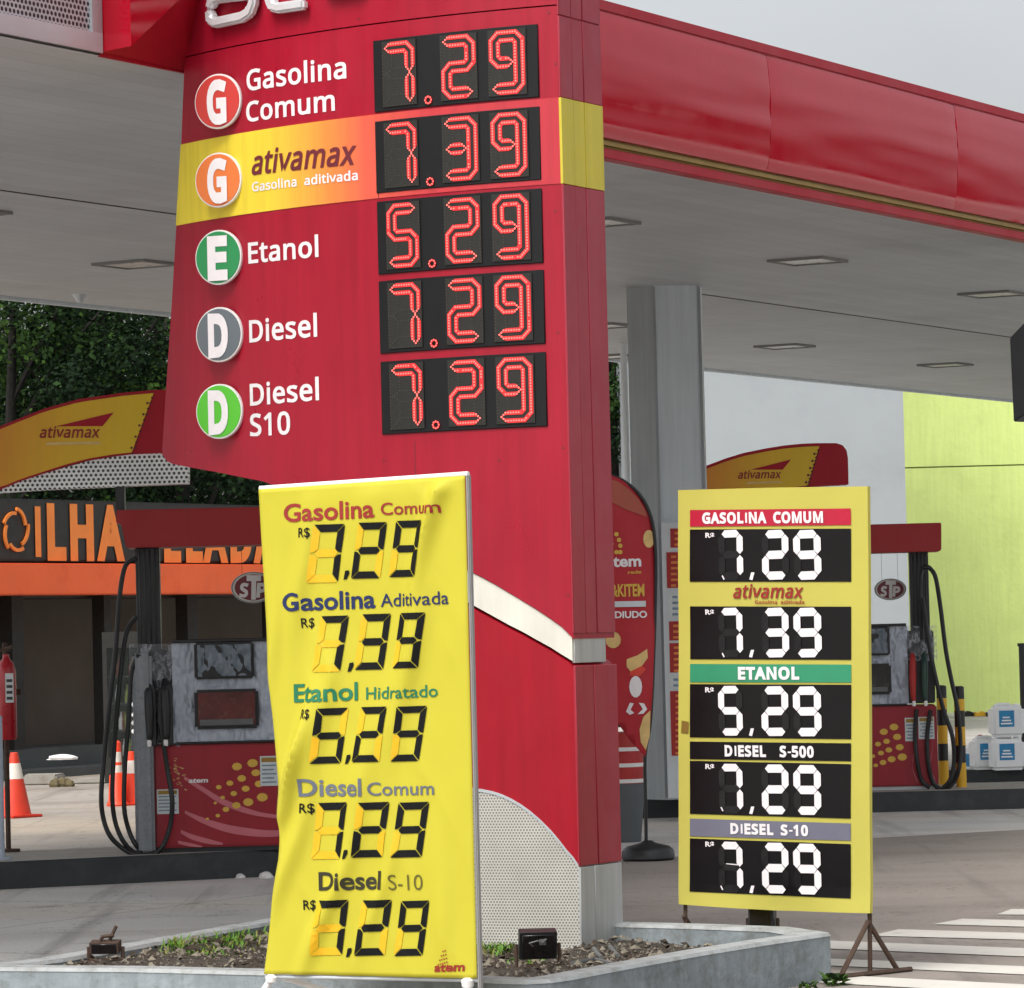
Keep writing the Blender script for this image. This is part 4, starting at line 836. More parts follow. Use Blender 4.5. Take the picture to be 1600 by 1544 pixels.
# ================================================================== RIGHT PANELLED BANNER
foot = G(1356, 1527)
RDIR = Vector((math.cos(R_(39)), -math.sin(R_(39)), 0))
Rb = Plane(foot, RDIR)
rt = thing('price_banner', 'flat yellow price banner with black windows and white digits, standing behind the planter', 'price banner', (foot.x, foot.y, 0))
uL = (Rb.uv(1059.5, 766)[0] + Rb.uv(1060.5, 1413)[0]) / 2; uR = (Rb.uv(1356, 760)[0] + Rb.uv(1360, 1427)[0]) / 2
class Wav(Plane):
    def pt(s, u, v, off=0):
        a = (u - uL) / (uR - uL); d = .006 * noise.noise((u * 2.5, v * 2, 9)) + (.004 * math.exp(-(((u - uR) * .8 + (v - rz1) * -.6) / .02) ** 2 - ((v - rz1 + .08) / .1) ** 2)) + .010 * math.exp(-((v - rz0) / .05) ** 2) * math.sin(a * 9)
        return Plane.pt(s, u, v, off + d)
rz1 = (Rb.uv(1059, 766)[1] + Rb.uv(1356, 760)[1]) / 2; rz0 = (Rb.uv(1060, 1413)[1] + Rb.uv(1360, 1427)[1]) / 2
RW = Wav(foot, RDIR)
eL, eR = sorted(Rb.uv(x, y)[::-1] for x, y in ((1059.5, 766), (1060.5, 1413))), sorted(Rb.uv(x, y)[::-1] for x, y in ((1356, 760), (1360, 1427)))
edge_l = lambda v: eL[0][1] + (eL[1][1] - eL[0][1]) * (v - eL[0][0]) / (eL[1][0] - eL[0][0])
edge_r = lambda v: eR[0][1] + (eR[1][1] - eR[0][1]) * (v - eR[0][0]) / (eR[1][0] - eR[0][0])
bz0 = lambda u: lerp([(uL, Rb.uv(1060, 1413)[1]), ((uL + uR) / 2, Rb.uv(1210, 1423)[1]), (uR, Rb.uv(1360, 1427)[1])], u); bz1 = lambda u: lerp([(uL, Rb.uv(1059, 766)[1]), ((uL + uR) / 2, Rb.uv(1205, 762)[1]), (uR, Rb.uv(1356, 760)[1])], u)
mb = MB(); NU, NV = 26, 50; p = []
for o in (0, -.022):
    for j in range(NV + 1):
        for i in range(NU + 1):
            u = uL + (uR - uL) * i / NU; v = bz0(u) + (bz1(u) - bz0(u)) * j / NV; u = edge_l(v) + (edge_r(v) - edge_l(v)) * i / NU; p.append(RW.pt(u, v, o))
W_ = NU + 1; N0 = W_ * (NV + 1); f = []
for j in range(NV):
    for i in range(NU):
        a = j * W_ + i; f.append((a, a + 1, a + 1 + W_, a + W_)); f.append((N0 + a, N0 + a + W_, N0 + a + 1 + W_, N0 + a + 1))
for i in range(NU): f.append((i, N0 + i, N0 + i + 1, i + 1)); a = NV * W_ + i; f.append((a, a + 1, N0 + a + 1, N0 + a))
for j in range(NV): a = j * W_; f.append((a, a + W_, N0 + a + W_, N0 + a)); a = j * W_ + NU; f.append((a, N0 + a, N0 + a + W_, a + W_))
mb.add(p, f); mb.build('banner_sheet', 'yellow2', rt, smooth=True)
RW.grid = ((uL - .3, 0, .045), (rz0 - .3, 0, .045))
XL, XR = 1078.5, 1330.3
def rquad(name, yl0, yl1, yr0, yr1, mat, off=.0035):
    mb = MB(); q = [RW.uv(XL, yl1), RW.uv(XR, yr1), RW.uv(XR, yr0), RW.uv(XL, yl0)]; emit_uv(mb, RW, q, [(0, 1, 2, 3)], off); return mb.build(name, mat, rt, recalc=False)
strips = [(797, 823, 794.5, 820.5, 'st_crim', 'GASOLINA COMUM', (1098.3, 817.4), (1287.6, 815.8), 15.4), (1037.5, 1066, 1038.5, 1066.5, 'st_green', 'ETANOL', (1155.4, 1060.6), (1250.3, 1060.6), 17.2),
          (1158.7, 1186, 1161.5, 1189.5, 'st_black', 'DIESEL  S-500', (1134, 1180.7), (1272.9, 1182.8), 15.5), (1279, 1306.5, 1286.7, 1313.5, 'st_slate', 'DIESEL S-10', (1142.8, 1301.8), (1264.5, 1305.4), 14.8)]
for yl0, yl1, yr0, yr1, mat, txt, p0, p1, h in strips:
    o = rquad('header_strip', yl0, yl1, yr0, yr1, mat); mb = MB(); put_text(mb, RW, txt, p0, p1, h, off=.007, font='I'); mb.build('strip_lettering', 'vinyl', o, recalc=False)
mb = MB(); put_text(mb, RW, 'ativamax', (1147, 934), (1257, 934), 15.2, off=.006, font='N', shear=.22, xh=True); put_text(mb, RW, 'Gasolina aditivada', (1181, 943.5), (1257.5, 943.5), 5.2, off=.006, font='N'); mb.build('lettering', 'bn_red', rt, recalc=False)
wins = [('729', 827.5, 909, 826, 909, 829, 906.5, 0), ('739', 947.5, 1030, 948, 1031, 950.3, 1027.5, 0), ('529', 1069, 1152, 1070, 1155, 1072, 1149.5, 1), ('729', 1188.8, 1271.5, 1194, 1279, 1193.5, 1271, 2), ('729', 1310, 1393, 1319, 1404, 1315, 1394, 3)]
for num, yl0, yl1, yr0, yr1, dy0, dy1, k in wins:
    wn = rquad('price_window', yl0, yl1, yr0, yr1, 'st_black')
    for ch, (x0, x1), sl in zip(num, ((1125.5, 1163.5), (1193, 1235), (1242.5, 1285.5)), (0, .3, .6)):
        t = k * 1.6 * sl; mb = MB(); u0, v0 = RW.uv(x0, dy1 + t); u1 = RW.uv(x1, dy1 + t)[0]; v1 = RW.uv(x0, dy0 + t)[1]
        for sname, poly in segs(u1 - u0, v1 - v0, (u1 - u0) * .25, .0025, False).items():
            on = sname in DIG[ch]
            emit_uv(mb, RW, [(u0 + a, v0 + b) for a, b in poly], [tuple(range(len(poly)))], .008 if on else .0065, 0 if on else 1)
        if ch == '7':                                   # glints on loose flaps, painted as white slivers
            for (a, b, c_, d_) in (((.12, .02, .2, -.06),) if k == 0 else ((.06, .06, .14, -.02), (.3, .5, .8, .48))[:1 + k % 2]):
                P0, P1 = (u0 + (u1 - u0) * a, v0 + (v1 - v0) * (b + .06)), (u0 + (u1 - u0) * c_, v0 + (v1 - v0) * (d_ + .06))
                emit_uv(mb, RW, [P0, (P0[0] + .006, P0[1] + .004), (P1[0] + .006, P1[1] + .004), P1], [(0, 1, 2, 3)], .01, 0)
        mb.build('price_digit', ['vinyl', 'segoff'], wn, recalc=False)
    mb = MB(); t = k * .6; emit_uv(mb, RW, [RW.uv(1173.5 + a, dy1 - 6 + t + b) for a, b in ((-1, 5), (4, 6), (7, -6), (2, -6))], [(0, 1, 2, 3)], .008); mb.build('price_comma', 'vinyl', wn, recalc=False)
    mb = MB(); put_text(mb, RW, 'R$', (1103.4, yl0 + 12.5), (1117.4, yl0 + 12.8), 7.2, off=.007, bold=.03); mb.build('currency_sign', 'vinyl', wn, recalc=False)
mb = MB(); q = [RW.uv(*z) for z in ((1065, 1145), (1076, 1146), (1077, 1128), (1066, 1126))]; emit_uv(mb, RW, q, [(0, 1, 2, 3)], .004); mb.build('tape_patch', 'gold', rt, recalc=False)
for ed_, k0, k1 in ((edge_r, -.034, -.010), (edge_l, .008, .030)):
    mb = MB(); zt_ = rz1 - .02; mb.prism([Rb.pt(ed_(0) + k0, 0, -.03), Rb.pt(ed_(0) + k1, 0, -.03), Rb.pt(ed_(zt_) + k1, zt_, -.03), Rb.pt(ed_(zt_) + k0, zt_, -.03)], Rb.n * .006); mb.build('pole', 'rust', rt, bevel=.002, seg=1)
for ux in (edge_r(.1) - .022, edge_l(.1) + .02):
    for s in ((-1, 1) if ux > uL + .2 else (1,)):
        mb = MB(); mb.tube([Rb.pt(ux, .25, -.018), Rb.pt(ux + .03 * s, .012, -.018 - .19 * s)], .012, n=6); mb.build('brace', 'rust', rt)
    mb = MB(); mb.tube([Rb.pt(ux - .045, .014, .27 if ux > uL + .2 else -.02), Rb.pt(ux + .045, .014, -.29)], .014, n=6); mb.build('foot_bar', 'rust', rt)
mb = MB(); mb.tube([Rb.pt(edge_l(rz0) + .02, rz0 + .05, -.04), Rb.pt(edge_r(rz0) - .03, rz0 + .05, -.04)], .01, n=6); mb.build('bottom_rail', 'rust', rt)

# ================================================================== STATION CANOPY
colP = G(1045, 1250, .18)
d_ = ray(1035, 446); ZC = EYE + d_.z * colP.y / d_.y
FP = Plane(G(945, 243, ZC), UD)                       # front edge of the canopy
far = G(1099, 575, ZC); IN = -FP.n                    # towards the inside
WID = (far - FP.o).dot(IN)
can = thing('station_canopy', 'large red fronted filling station canopy with pale plank soffit', 'canopy', (FP.o.x, FP.o.y, 0))
ua, ub = FP.uv(-700, 0)[0] - 1, FP.uv(1900, 450)[0] + 24
mb = MB(); nU = 2
q = [FP.pt(ua, ZC, -.003), FP.pt(ub, ZC, -.003), FP.pt(ub, ZC, -WID), FP.pt(ua, ZC, -WID)]
mb.poly(q, 0, [(ua, 0), (ub, 0), (ub, WID), (ua, WID)]); mb.build('soffit', 'soffit', can, recalc=False)
ZT = FP.uv(945, 10)[1]
mb = MB(); mb.slab(FP, ua, ub, ZC + .05, ZT - .15, -WID + .02, -.16); mb.build('roof', 'sheetgrey', can)
mb = MB(); mb.slab(FP, ua, ub, ZC - .03, ZC + .45, -WID - .05, -WID); mb.build('rear_edge', 'colgrey', can)
mb = MB()
for (x0, y0, x1, y1) in ((1099, 460, 1573, 526), (0, 297, 270, 334)):
    a, b = G(x0, y0, ZC), G(x1, y1, ZC); dd = (b - a).normalized(); a -= dd * .6; b += dd * .5; nn = Vector((-dd.y, dd.x, 0)) * .012
    mb = MB(); mb.prism([a - nn, b - nn, b + nn, a + nn], (0, 0, -.004)); mb.build('soffit_joint', 'darkline', can)
# curved fascia sections to the right of the totem
z = lambda y: FP.uv(945, y)[1]
zl0, zl1, zg1, zb1, zt1 = z(243), z(231), z(217), z(24), z(10)
prof = [(.03, zg1), (.045, zg1 + .02), (.062, zg1 + (zb1 - zg1) * .18), (.074, zg1 + (zb1 - zg1) * .38), (.078, zg1 + (zb1 - zg1) * .58), (.072, zg1 + (zb1 - zg1) * .78), (.058, zb1 - .02), (.05, zb1)]
def profo(zz):
    return lerp([(b, a) for a, b in prof], zz)
uj = [FP.uv(560, 200)[0], FP.uv(1191, 250)[0], FP.uv(1484, 300)[0]]; pitch = uj[2] - uj[1]
uj = [uj[0], uj[1] - pitch, uj[1], uj[2], uj[2] + pitch, uj[2] + 2 * pitch, ub]
uj = sorted(uj)
for k, (a, b) in enumerate(zip(uj, uj[1:])):
    mb = MB(); a += .003; b -= .003; nu, nz = 22, 18; p = []
    for j in range(nz + 1):
        zz = zg1 + (zb1 - zg1) * j / nz
        for i in range(nu + 1):
            u = a + (b - a) * i / nu; e = math.sin(math.pi * min(1, max(0, i / nu))) ** .3
            wv = .010 * noise.noise((u * .7 + k * 7, zz * 9, k)) * math.sin(math.pi * j / nz) + (.008 * (e - .6))
            p.append(FP.pt(u, zz, profo(zz) + wv))
    W_ = nu + 1; f = [(j * W_ + i, j * W_ + i + 1, (j + 1) * W_ + i + 1, (j + 1) * W_ + i) for j in range(nz) for i in range(nu)]
    nB = len(p); p += [FP.pt(a, zg1, -.1), FP.pt(b, zg1, -.1), FP.pt(b, zb1, -.1), FP.pt(a, zb1, -.1)]
    f += [tuple([nB, nB + 1] + [i for i in reversed(range(W_))]), tuple([nB + 3, nB + 2] + [nz * W_ + i for i in reversed(range(W_))]), tuple([nB, nB + 3] + [j * W_ for j in reversed(range(nz + 1))]), tuple([nB + 1, nB + 2] + [j * W_ + nu for j in reversed(range(nz + 1))])]
    mb.add(p, f); mb.build('fascia_panel', 'fascia', can, smooth=True)
u0f = uj[0]
mb = MB(); mb.slab(FP, u0f, ub, zl0 - .012, zl1, -.10, .0); mb.build('fascia_lip', 'fasciadull', can, bevel=.004, seg=1)
mb = MB(); mb.slab(FP, u0f, ub, zl1, zg1, -.10, -.02); mb.slab(FP, u0f, ub, (zl1 + zg1) / 2 - .012, (zl1 + zg1) / 2 + .012, -.02, .012); mb.build('gold_trim', 'gold', can)
mb = MB(); mb.slab(FP, u0f, ub, zb1 + .002, zt1 + .02, -.14, .058); mb.build('fascia_cap', 'fasciadull', can, bevel=.01)
# flat fascia to the left: perforated light panel, red return and red wing
upL = FP.uv(157, 40)[0]
mb = MB(); mb.slab(FP, upL, u0f, ZC - .004, zt1, -.02, -.004); mb.build('fascia_board', 'fasciadull', can)
zpb = FP.uv(157, 80)[1]
mb = MB(); fr = .09
mb.slab(FP, ua, upL, zpb - .01, zpb + .085, -.10, .012); mb.slab(FP, upL - .085, upL, zpb + .085, zt1, -.10, .012); mb.slab(FP, ua, upL - .085, zt1 - .09, zt1, -.10, .012); mb.build('panel_frame', 'alu', can, bevel=.004, seg=1)
mb = MB(); mb.slab(FP, ua, upL - .085, zpb + .085, zt1 - .09, -.06, -.004); mb.build('perforated_panel', 'perf3', can)
A = D(160, 81, 20); ub_, zA = FP.uv(159.5, 81); A = FP.pt(ub_, zA, 0)
Bq = G(205, 72, zA); ob = (Bq - FP.o).dot(FP.n); FW = Plane(Bq, UD)
C1 = FW.pt(*FW.uv(281, -2)); C2 = FW.pt(*FW.uv(400, -112)); E1 = FP.pt(*FP.uv(300, 114)); zz = zA + 1.2
top = lambda P: Vector((P.x, P.y, zz))
mb = MB()
E2 = FP.pt(FP.uv(420, 139)[0], FP.uv(420, 139)[1] + .01)
mb.poly([A, Bq, top(Bq), top(A)]); mb.poly([Bq, C1, C2, top(C2), top(Bq)]); mb.poly([A, E1, C1, Bq], 1); mb.poly([E1, E2, C2, C1], 1); mb.poly([top(A), top(Bq), top(C2), top(E2), top(E1)]); mb.poly([E2, top(E2), top(C2), C2])
mb.build('fascia_wing', ['fascia', 'fasciadull'], can)
# recessed square lamps in the soffit
def lamp(x, y, first=[None]):
    P = G(x, y, ZC)
    if first[0]:
        o = copy_tree(first[0], can); o.location = P - Vector(can.location); return
    o = MB(); X = Matrix.Rotation(math.pi / 2 - UA, 4, 'Z'); s = .24
    for a, b in (((-s, -s, -.022), (s, -s + .03, 0)), ((-s, s - .03, -.022), (s, s, 0)), ((-s, -s + .03, -.022), (-s + .03, s - .03, 0)), ((s - .03, -s + .03, -.022), (s, s - .03, 0))): o.box(a, b, X=X)
    r = o.build('ceiling_lamp', 'lampframe', can, local=True); r.location = P - Vector(can.location)
    m = MB(); m.box((-s + .03, -s + .03, -.012), (s - .03, s - .03, -.002), X=X); m.build('lens', 'lensgrey', r, local=True); first[0] = r
for x, y in ((1262, 406), (1552, 458), (1226, 540), (1477, 569), (930, 346), (940, 508), (955, 556), (212, 411), (-60, 330)): lamp(x, y)
mb = MB(); P = G(125, 460, ZC); mb.lathe(P + Vector((0, 0, -.10)), [(.02, .03), (.035, .05), (.06, .09), (.07, .10)], n=12); mb.build('smoke_detector', 'alu', can)
# the column: one broad face towards us, one side face
def column(P, yscale=1.0):
    Y = P.y
    L = D(985, 700, Y + .30); Fm = D(1027.5, 700, Y); Rr = D(1098, 700, Y + .06); R2 = D(1103, 700, Y + .30)
    off = Vector((P.x - colP.x, P.y - colP.y, 0)) 
    Bk = [Vector((R2.x - .1, R2.y + .35, 0)), Vector((L.x + .12, L.y + .32, 0))]
    pts = [Vector((q.x, q.y, 0)) for q in (L, Fm, Rr, R2)] + Bk
    return pts
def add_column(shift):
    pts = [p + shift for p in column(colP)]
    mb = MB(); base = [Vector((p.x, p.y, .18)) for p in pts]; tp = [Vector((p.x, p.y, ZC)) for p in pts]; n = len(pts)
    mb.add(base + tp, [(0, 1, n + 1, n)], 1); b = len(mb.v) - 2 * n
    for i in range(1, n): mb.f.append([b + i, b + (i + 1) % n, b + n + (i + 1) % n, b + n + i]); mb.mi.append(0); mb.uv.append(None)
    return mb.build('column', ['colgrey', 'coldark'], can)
add_column(Vector((0, 0, 0))); add_column(UD * 13.0); add_column(UD * -13.4)
mb = MB(); c0 = column(colP)
for q in (c0[1], c0[2]): mb.box((q.x - .012, q.y - .012, .2), (q.x + .012, q.y + .006, ZC - .01))
mb.build('column_joint', 'coldark', can)
# dark sign box hanging at the right end
Pk = D(1577, 600, 30.4)
hb = thing('hanging_sign_box', 'dark slanted back of a sign box hanging under the canopy at the right edge', 'sign', Pk)
Hk = Plane(Pk, Vector((.75, -.66, 0)))
mb = MB(); q = [Hk.pt(*Hk.uv(x, y)) for x, y in ((1577, 528), (1700, 400), (1700, 560), (1612, 640), (1583, 660))]; mb.prism(q, -Hk.n * .18); mb.build('sign_box', 'sheetgrey', hb, bevel=.01)
mb = MB(); mb.tube([Hk.pt(*Hk.uv(1660, 500), -.08), Vector((0, 0, ZC + .02)) + Vector((Hk.pt(*Hk.uv(1660, 500), -.08).x, Hk.pt(*Hk.uv(1660, 500), -.08).y, 0))], .02, n=8); mb.build('hanger', 'darkline', hb)

# ================================================================== PUMP ISLANDS
def island(name, pts, h, top='islandtop'):
    mb = MB(); n = len(pts); lo = [Vector((p[0], p[1], -.02)) for p in pts]; hi = [Vector((p[0], p[1], h)) for p in pts]
    mb.add(lo + hi, [tuple(n + i for i in range(n))], 1); b = len(mb.v) - 2 * n
    for i in range(n): mb.f.append([b + i, b + (i + 1) % n, b + n + (i + 1) % n, b + n + i]); mb.mi.append(0); mb.uv.append(None)
    return kind(mb.build(name, ['kerbdark', top], bevel=.015, seg=2), 'structure')
a, b = G(-160, 1398), G(620, 1360); a2 = a + Vector((-.2, 1.35, 0)); b2 = b + Vector((.1, 1.35, 0))
island('pump_island', [(a.x, a.y), (b.x, b.y), (b2.x, b2.y), (a2.x, a2.y)], .18)
a, b = G(1000, 1279), G(1780, 1259)
island('pump_island', [(a.x, a.y), (b.x, b.y), (b.x + .1, b.y + 1.5), (a.x, a.y + 1.5)], .17)
a, b = G(1482, 1224), G(1900, 1219)
island('jug_island', [(a.x, a.y), (b.x, b.y), (b.x, b.y + 1.1), (a.x, a.y + 1.1)], .13)

# ================================================================== FUEL PUMPS
def spline(pts, n=6):
    pts = [Vector(p) for p in pts]; o = []
    for i in range(len(pts) - 1):
        p0, p1, p2, p3 = pts[max(0, i - 1)], pts[i], pts[i + 1], pts[min(len(pts) - 1, i + 2)]
        for k in range(n):
            t = k / n; o.append(.5 * ((2 * p1) + (p2 - p0) * t + (2 * p0 - 5 * p1 + 4 * p2 - p3) * t * t + (3 * p1 - p0 - 3 * p2 + p3) * t ** 3))
    return o + [pts[-1]]
def crumple(mb, rect, n, amp, seed, X, y0, mi=0, edge=None):
    x0, x1, z0, z1 = rect; p = []
    for j in range(n + 1):
        for i in range(n + 1):
            a, b = i / n, j / n; x, zz = x0 + (x1 - x0) * a, z0 + (z1 - z0) * b
            d = amp * (abs(noise.noise((x * 9 + zz * 5, zz * 3 - x * 2, seed))) * 1.6 + .5 * noise.noise((x * 25, zz * 18, seed)))
            ex = .006 * noise.noise((a * 7, b * 7, seed + 4)) * (1 if 0 in (i, j) or n in (i, j) else 0)
            p.append(X @ Vector((x + ex, y0 - d, zz + ex)))
    W_ = n + 1; mb.add(p, [(j * W_ + i, j * W_ + i + 1, (j + 1) * W_ + i + 1, (j + 1) * W_ + i) for j in range(n) for i in range(n)], mi)
def pump(label, loc, rz, mir, variant, WP=1.15):
    t = thing('fuel_pump', label, 'fuel pump', loc, rz, 'fuel pumps under the canopy')
    X = Matrix.Diagonal((-1 if mir else 1, 1, 1, 1)); DP = .52
    mb = MB(); x0 = .13 if not mir else .0
    mb.box((x0, .0, .03), (WP, DP, .72), X=X); mb.build('lower_cabinet', 'pumpred', t, local=True, bevel=.012)
    mb = MB(); mb.box((.03, .03, .0), (WP - .02, DP - .03, .035), X=X); mb.build('base_plinth', 'alu' if mir else 'kerbdark', t, local=True)
    cx = .30 if not mir else .27
    mb = MB(); fz = [(cx + (.05 if mir else 0), 1.40), (WP, 1.40), (WP, .74), (cx - (.03 if mir else 0), .74)]
    mb.prism([X @ Vector((x, .02, zz)) for x, zz in fz], (0, DP - .06, 0)); mb.build('upper_cabinet', 'pumpgrey', t, local=True, bevel=.012)
    mb = MB(); mb.box((cx - .03, -.015, 1.402), (WP + .02, DP - .02, 1.425), X=X); mb.box((cx - .02, -.015, .722), (WP + .01, DP - .02, .738), X=X); mb.build('edge_trim', 'blackplastic', t, local=True, bevel=.004, seg=1)
    mb = MB(); crumple(mb, (cx - .035, WP + .01, .735, 1.405), 48, .016, 21 + variant, X, .018); mb.build('plastic_cover', 'filmsilver', t, local=True, smooth=True, recalc=False)
    # two screens
    s0 = cx + .115
    mb = MB(); mb.box((s0, -.028, 1.155), (s0 + .40, .03, 1.40), X=X); fr = mb.build('screen_frame', 'blackplastic', t, local=True, bevel=.012)
    mb = MB(); crumple(mb, (s0 + .022, s0 + .38, 1.175, 1.385), 22, .016, 3 + variant, X, -.026); mb.build('screen_film', 'filmscreen', fr, local=True, smooth=True, recalc=False)
    mb = MB(); mb.box((s0 - .005, -.030, .82), (s0 + .425, .03, 1.085), X=X); fr = mb.build('screen_frame', 'blackplastic', t, local=True, bevel=.018)
    mb = MB(); mb.box((s0 + .02, -.034, .845), (s0 + .40, -.029, 1.065), X=X); mb.build('screen_glass', 'screenred' if not mir else 'screen', fr, local=True)
    mb = MB(); mb.box((s0 + .03, -.040, .845), (s0 + .385, -.0345, .885), X=X); mb.build('keypad_bar', 'pipe', fr, local=True)
    mb = MB(); mb.tube(spline([X @ Vector(p) for p in ((s0 + .06, .0, 1.135), (s0 + .1, -.03, 1.115), (s0 + .15, -.03, 1.115), (s0 + .18, .0, 1.135))], 4), .006, n=6); mb.build('handle', 'pumpgrey', t, local=True)
    # nozzle bay
    mb = MB(); bx0, bx1 = (.03 if not mir else .005, cx - .005)
    mb.box((bx0, .10 if not mir else .05, .735), (bx1, DP - .06, 1.36), X=X); mb.build('nozzle_bay', 'blackplastic', t, local=True, bevel=.01)
    nz = [(.105, 'blackplastic'), (.215, 'blackplastic')] if not mir else [(.095, 'nozzlegreen'), (.195, 'noticered')]
    for k, (nx, mat) in enumerate(nz):
        mb = MB()
        if not mir: mb.prism([X @ Vector((nx + a, -.05, zz)) for a, zz in ((-.045, 1.10), (.04, 1.13), (.05, 1.05), (.05, .72), (-.03, .71), (-.055, .9))], (0, .08, 0))
        mb.tube([X @ Vector(p) for p in ((nx, .0, 1.16), (nx, -.05, 1.08), (nx + .005, -.06, .95), (nx + .005, -.065, .80), (nx, -.065, .76))], [.022, .03, .032, .024, .02], n=10)
        mb.tube([X @ Vector(p) for p in ((nx, .06, 1.16), (nx, .09, 1.22), (nx, .10, 1.30))], [.02, .014, .012], n=8)
        nzo = mb.build('nozzle', mat, t, local=True, bevel=.006, seg=1)
        mb = MB(); mb.lathe(X @ Vector((nx, -.065, .715)), [(.014, 0), (.016, .03), (.013, .045)], n=10); mb.build('nozzle_collar', 'white', nzo, local=True)
    # dark column and canopy board
    mb = MB(); mb.box((.03, .12, .735), (.19, .34, 2.05), X=X)
    for k in range(4): mb.box((.05 + k * .035, .108, 1.40), (.062 + k * .035, .12, 2.04), X=X)
    mb.build('column', 'pumpdark', t, local=True, bevel=.006, seg=1)
    mb = MB(); mb.box((WP - .2, .12, 1.43), (WP - .05, .34, 2.05), X=X); mb.build('column', 'pumpdark', t, local=True, bevel=.006, seg=1)
    mb = MB(); e0, e1 = -.085, WP + .06
    mb.prism([X @ Vector(p) for p in ((e0, .0, 2.305), (e1, .0, 2.305), (e1 - .05, .0, 2.05), (e0 + .06, .0, 2.05), (e0 + .03, .0, 2.21), (e0 - .005, .0, 2.22))] if not mir else [X @ Vector(p) for p in ((e0, .0, 2.28), (e1, .0, 2.28), (e1, .0, 2.035), (e0 + .02, .0, 2.035), (e0 + .006, .0, 2.05))], (0, DP, 0)); mb.build('canopy_board', 'roofred', t, local=True, bevel=.006)
    # clear film hanging over the nozzle side
    mb = MB(); crumple(mb, (-.02 if not mir else -.02, cx + .12, .70 if not mir else 1.10, 1.40), 26, .05, 8 + variant, X, .05); mb.build('clear_wrap', 'film', t, local=True, smooth=True, recalc=False)
    # printed side: gold dots, pink sweeps, stickers
    mb = MB()
    dots = [(.77, .665 - .08, .032), (.665, .565, .030), (.79, .52, .027), (.695, .485, .026), (.615, .455, .021), (.54, .43, .017), (.81, .445, .026), (.72, .415, .024), (.64, .385, .020), (.565, .36, .014), (.83, .355, .033), (.735, .325, .031), (.655, .305, .026), (.585, .28, .020), (.515, .325, .010), (.53, .24, .014), (.46, .22, .010)]
    if mir: dots = [((1467 - a) * .0055, (1233 - b) * .0055, q * .0052) for a, b, q in ((1400, 1135, 6.5), (1384, 1142, 6), (1404.5, 1150.5, 6), (1388, 1157, 5), (1374.5, 1161, 4.5), (1362, 1165, 2.5), (1408, 1166.6, 6), (1391, 1170.5, 5), (1378.6, 1175, 4.5), (1366, 1179.6, 3.5), (1411.6, 1182, 7), (1395, 1185, 6), (1381.5, 1189.7, 5), (1370, 1194, 3.5), (1359.5, 1202, 2))]
    for x, zz, r in dots:
        x += (0 if mir else .02); n = 14; ph = rnd.uniform(0, 6)
        mb.add([X @ Vector((x + r * 1.1 * math.cos(2 * math.pi * k / n) * (1 + .05 * math.sin(3 * k)), -.003, zz + r * .85 * math.sin(2 * math.pi * k / n))) for k in range(n)], [tuple(range(n))])
    mb.build('printed_dots', 'dots', t, local=True, recalc=False)
    curves = [[(.33, .50, .012), (.45, .42, .018), (.58, .335, .022), (.72, .275, .020), (.84, .24, .014), (.98, .22, .012), (1.12, .22, .01)], [(.33, .27, .010), (.45, .21, .020), (.6, .155, .026), (.75, .125, .026), (.9, .11, .022), (1.12, .12, .016)], [(.30, .14, .012), (.38, .10, .018), (.5, .065, .016), (.58, .05, .006)], [(.28, .07, .010), (.36, .05, .012), (.44, .035, .004)]]
    if mir: curves = [[(.03, .08, .01), (.07, .18, .014), (.05, .32, .012), (.04, .42, .006)], [(.18, .06, .01), (.22, .2, .014), (.19, .36, .012), (.17, .42, .004)]]
    for cv in curves:
        mb = MB(); ps = spline([(a, b, w_) for a, b, w_ in cv], 5)
        for a, b in zip(ps, ps[1:]): mb.poly([X @ Vector((a.x, -.002, a.y - a.z)), X @ Vector((b.x, -.002, b.y - b.z)), X @ Vector((b.x, -.002, b.y + b.z)), X @ Vector((a.x, -.002, a.y + a.z))])
        mb.build('printed_sweep', 'swoosh', t, local=True, recalc=False)
    sx, sz = (.83, .44) if not mir else (.02, .38)
    for k, (a, b, w_, h_) in enumerate([(.84, .43, .12, .20), (.145, .26, .145, .165)] if not mir else [(.18, .415, .095, .20), (.025, .43, .135, .19)]):
        mb = MB(); mb.box((a, -.005, b), (a + w_, -.001, b + h_), X=X); stk = mb.build('sticker', 'sticker', t, local=True)
        mb = MB()
        for q in range(5): mb.box((a + .012, -.007, b + .02 + q * h_ * .14), (a + w_ * (.9 - .12 * (q % 2)), -.005, b + .02 + q * h_ * .14 + h_ * .05), X=X)
        mb.box((a + .01, -.007, b + h_ * .8), (a + w_ - .01, -.005, b + h_ * .95), 1, X=X); mb.build('sticker_print', ['stickblue', 'gold'], stk, local=True)
    if not mir:
        mb = MB(); text_local(mb, X, 'atem', .36, .49, .465, .02, -.004, .03, .1, True); mb.build('printed_name', 'vinyl', t, local=True, recalc=False)
        mb = MB()
        for k in range(60):
            a, b = rnd.uniform(.20, .34), rnd.uniform(.42, .66)
            if abs((a - .2) * 1.6 + (b - .66)) > .09: continue
            mb.poly([Vector((a, -.002, b)), Vector((a + .014, -.002, b - .008)), Vector((a + .015, -.002, b - .004)), Vector((a + .002, -.002, b + .004))])
        mb.build('worn_print', 'cream', t, local=True, recalc=False)
        mb = MB(); mb.box((.0, -.06, .0), (.13, .06, 1.34)); mb.build('film_wrapped_post', 'wrapsteel', t, local=True, bevel=.02)
    hs_ = []
    k_ = .00424
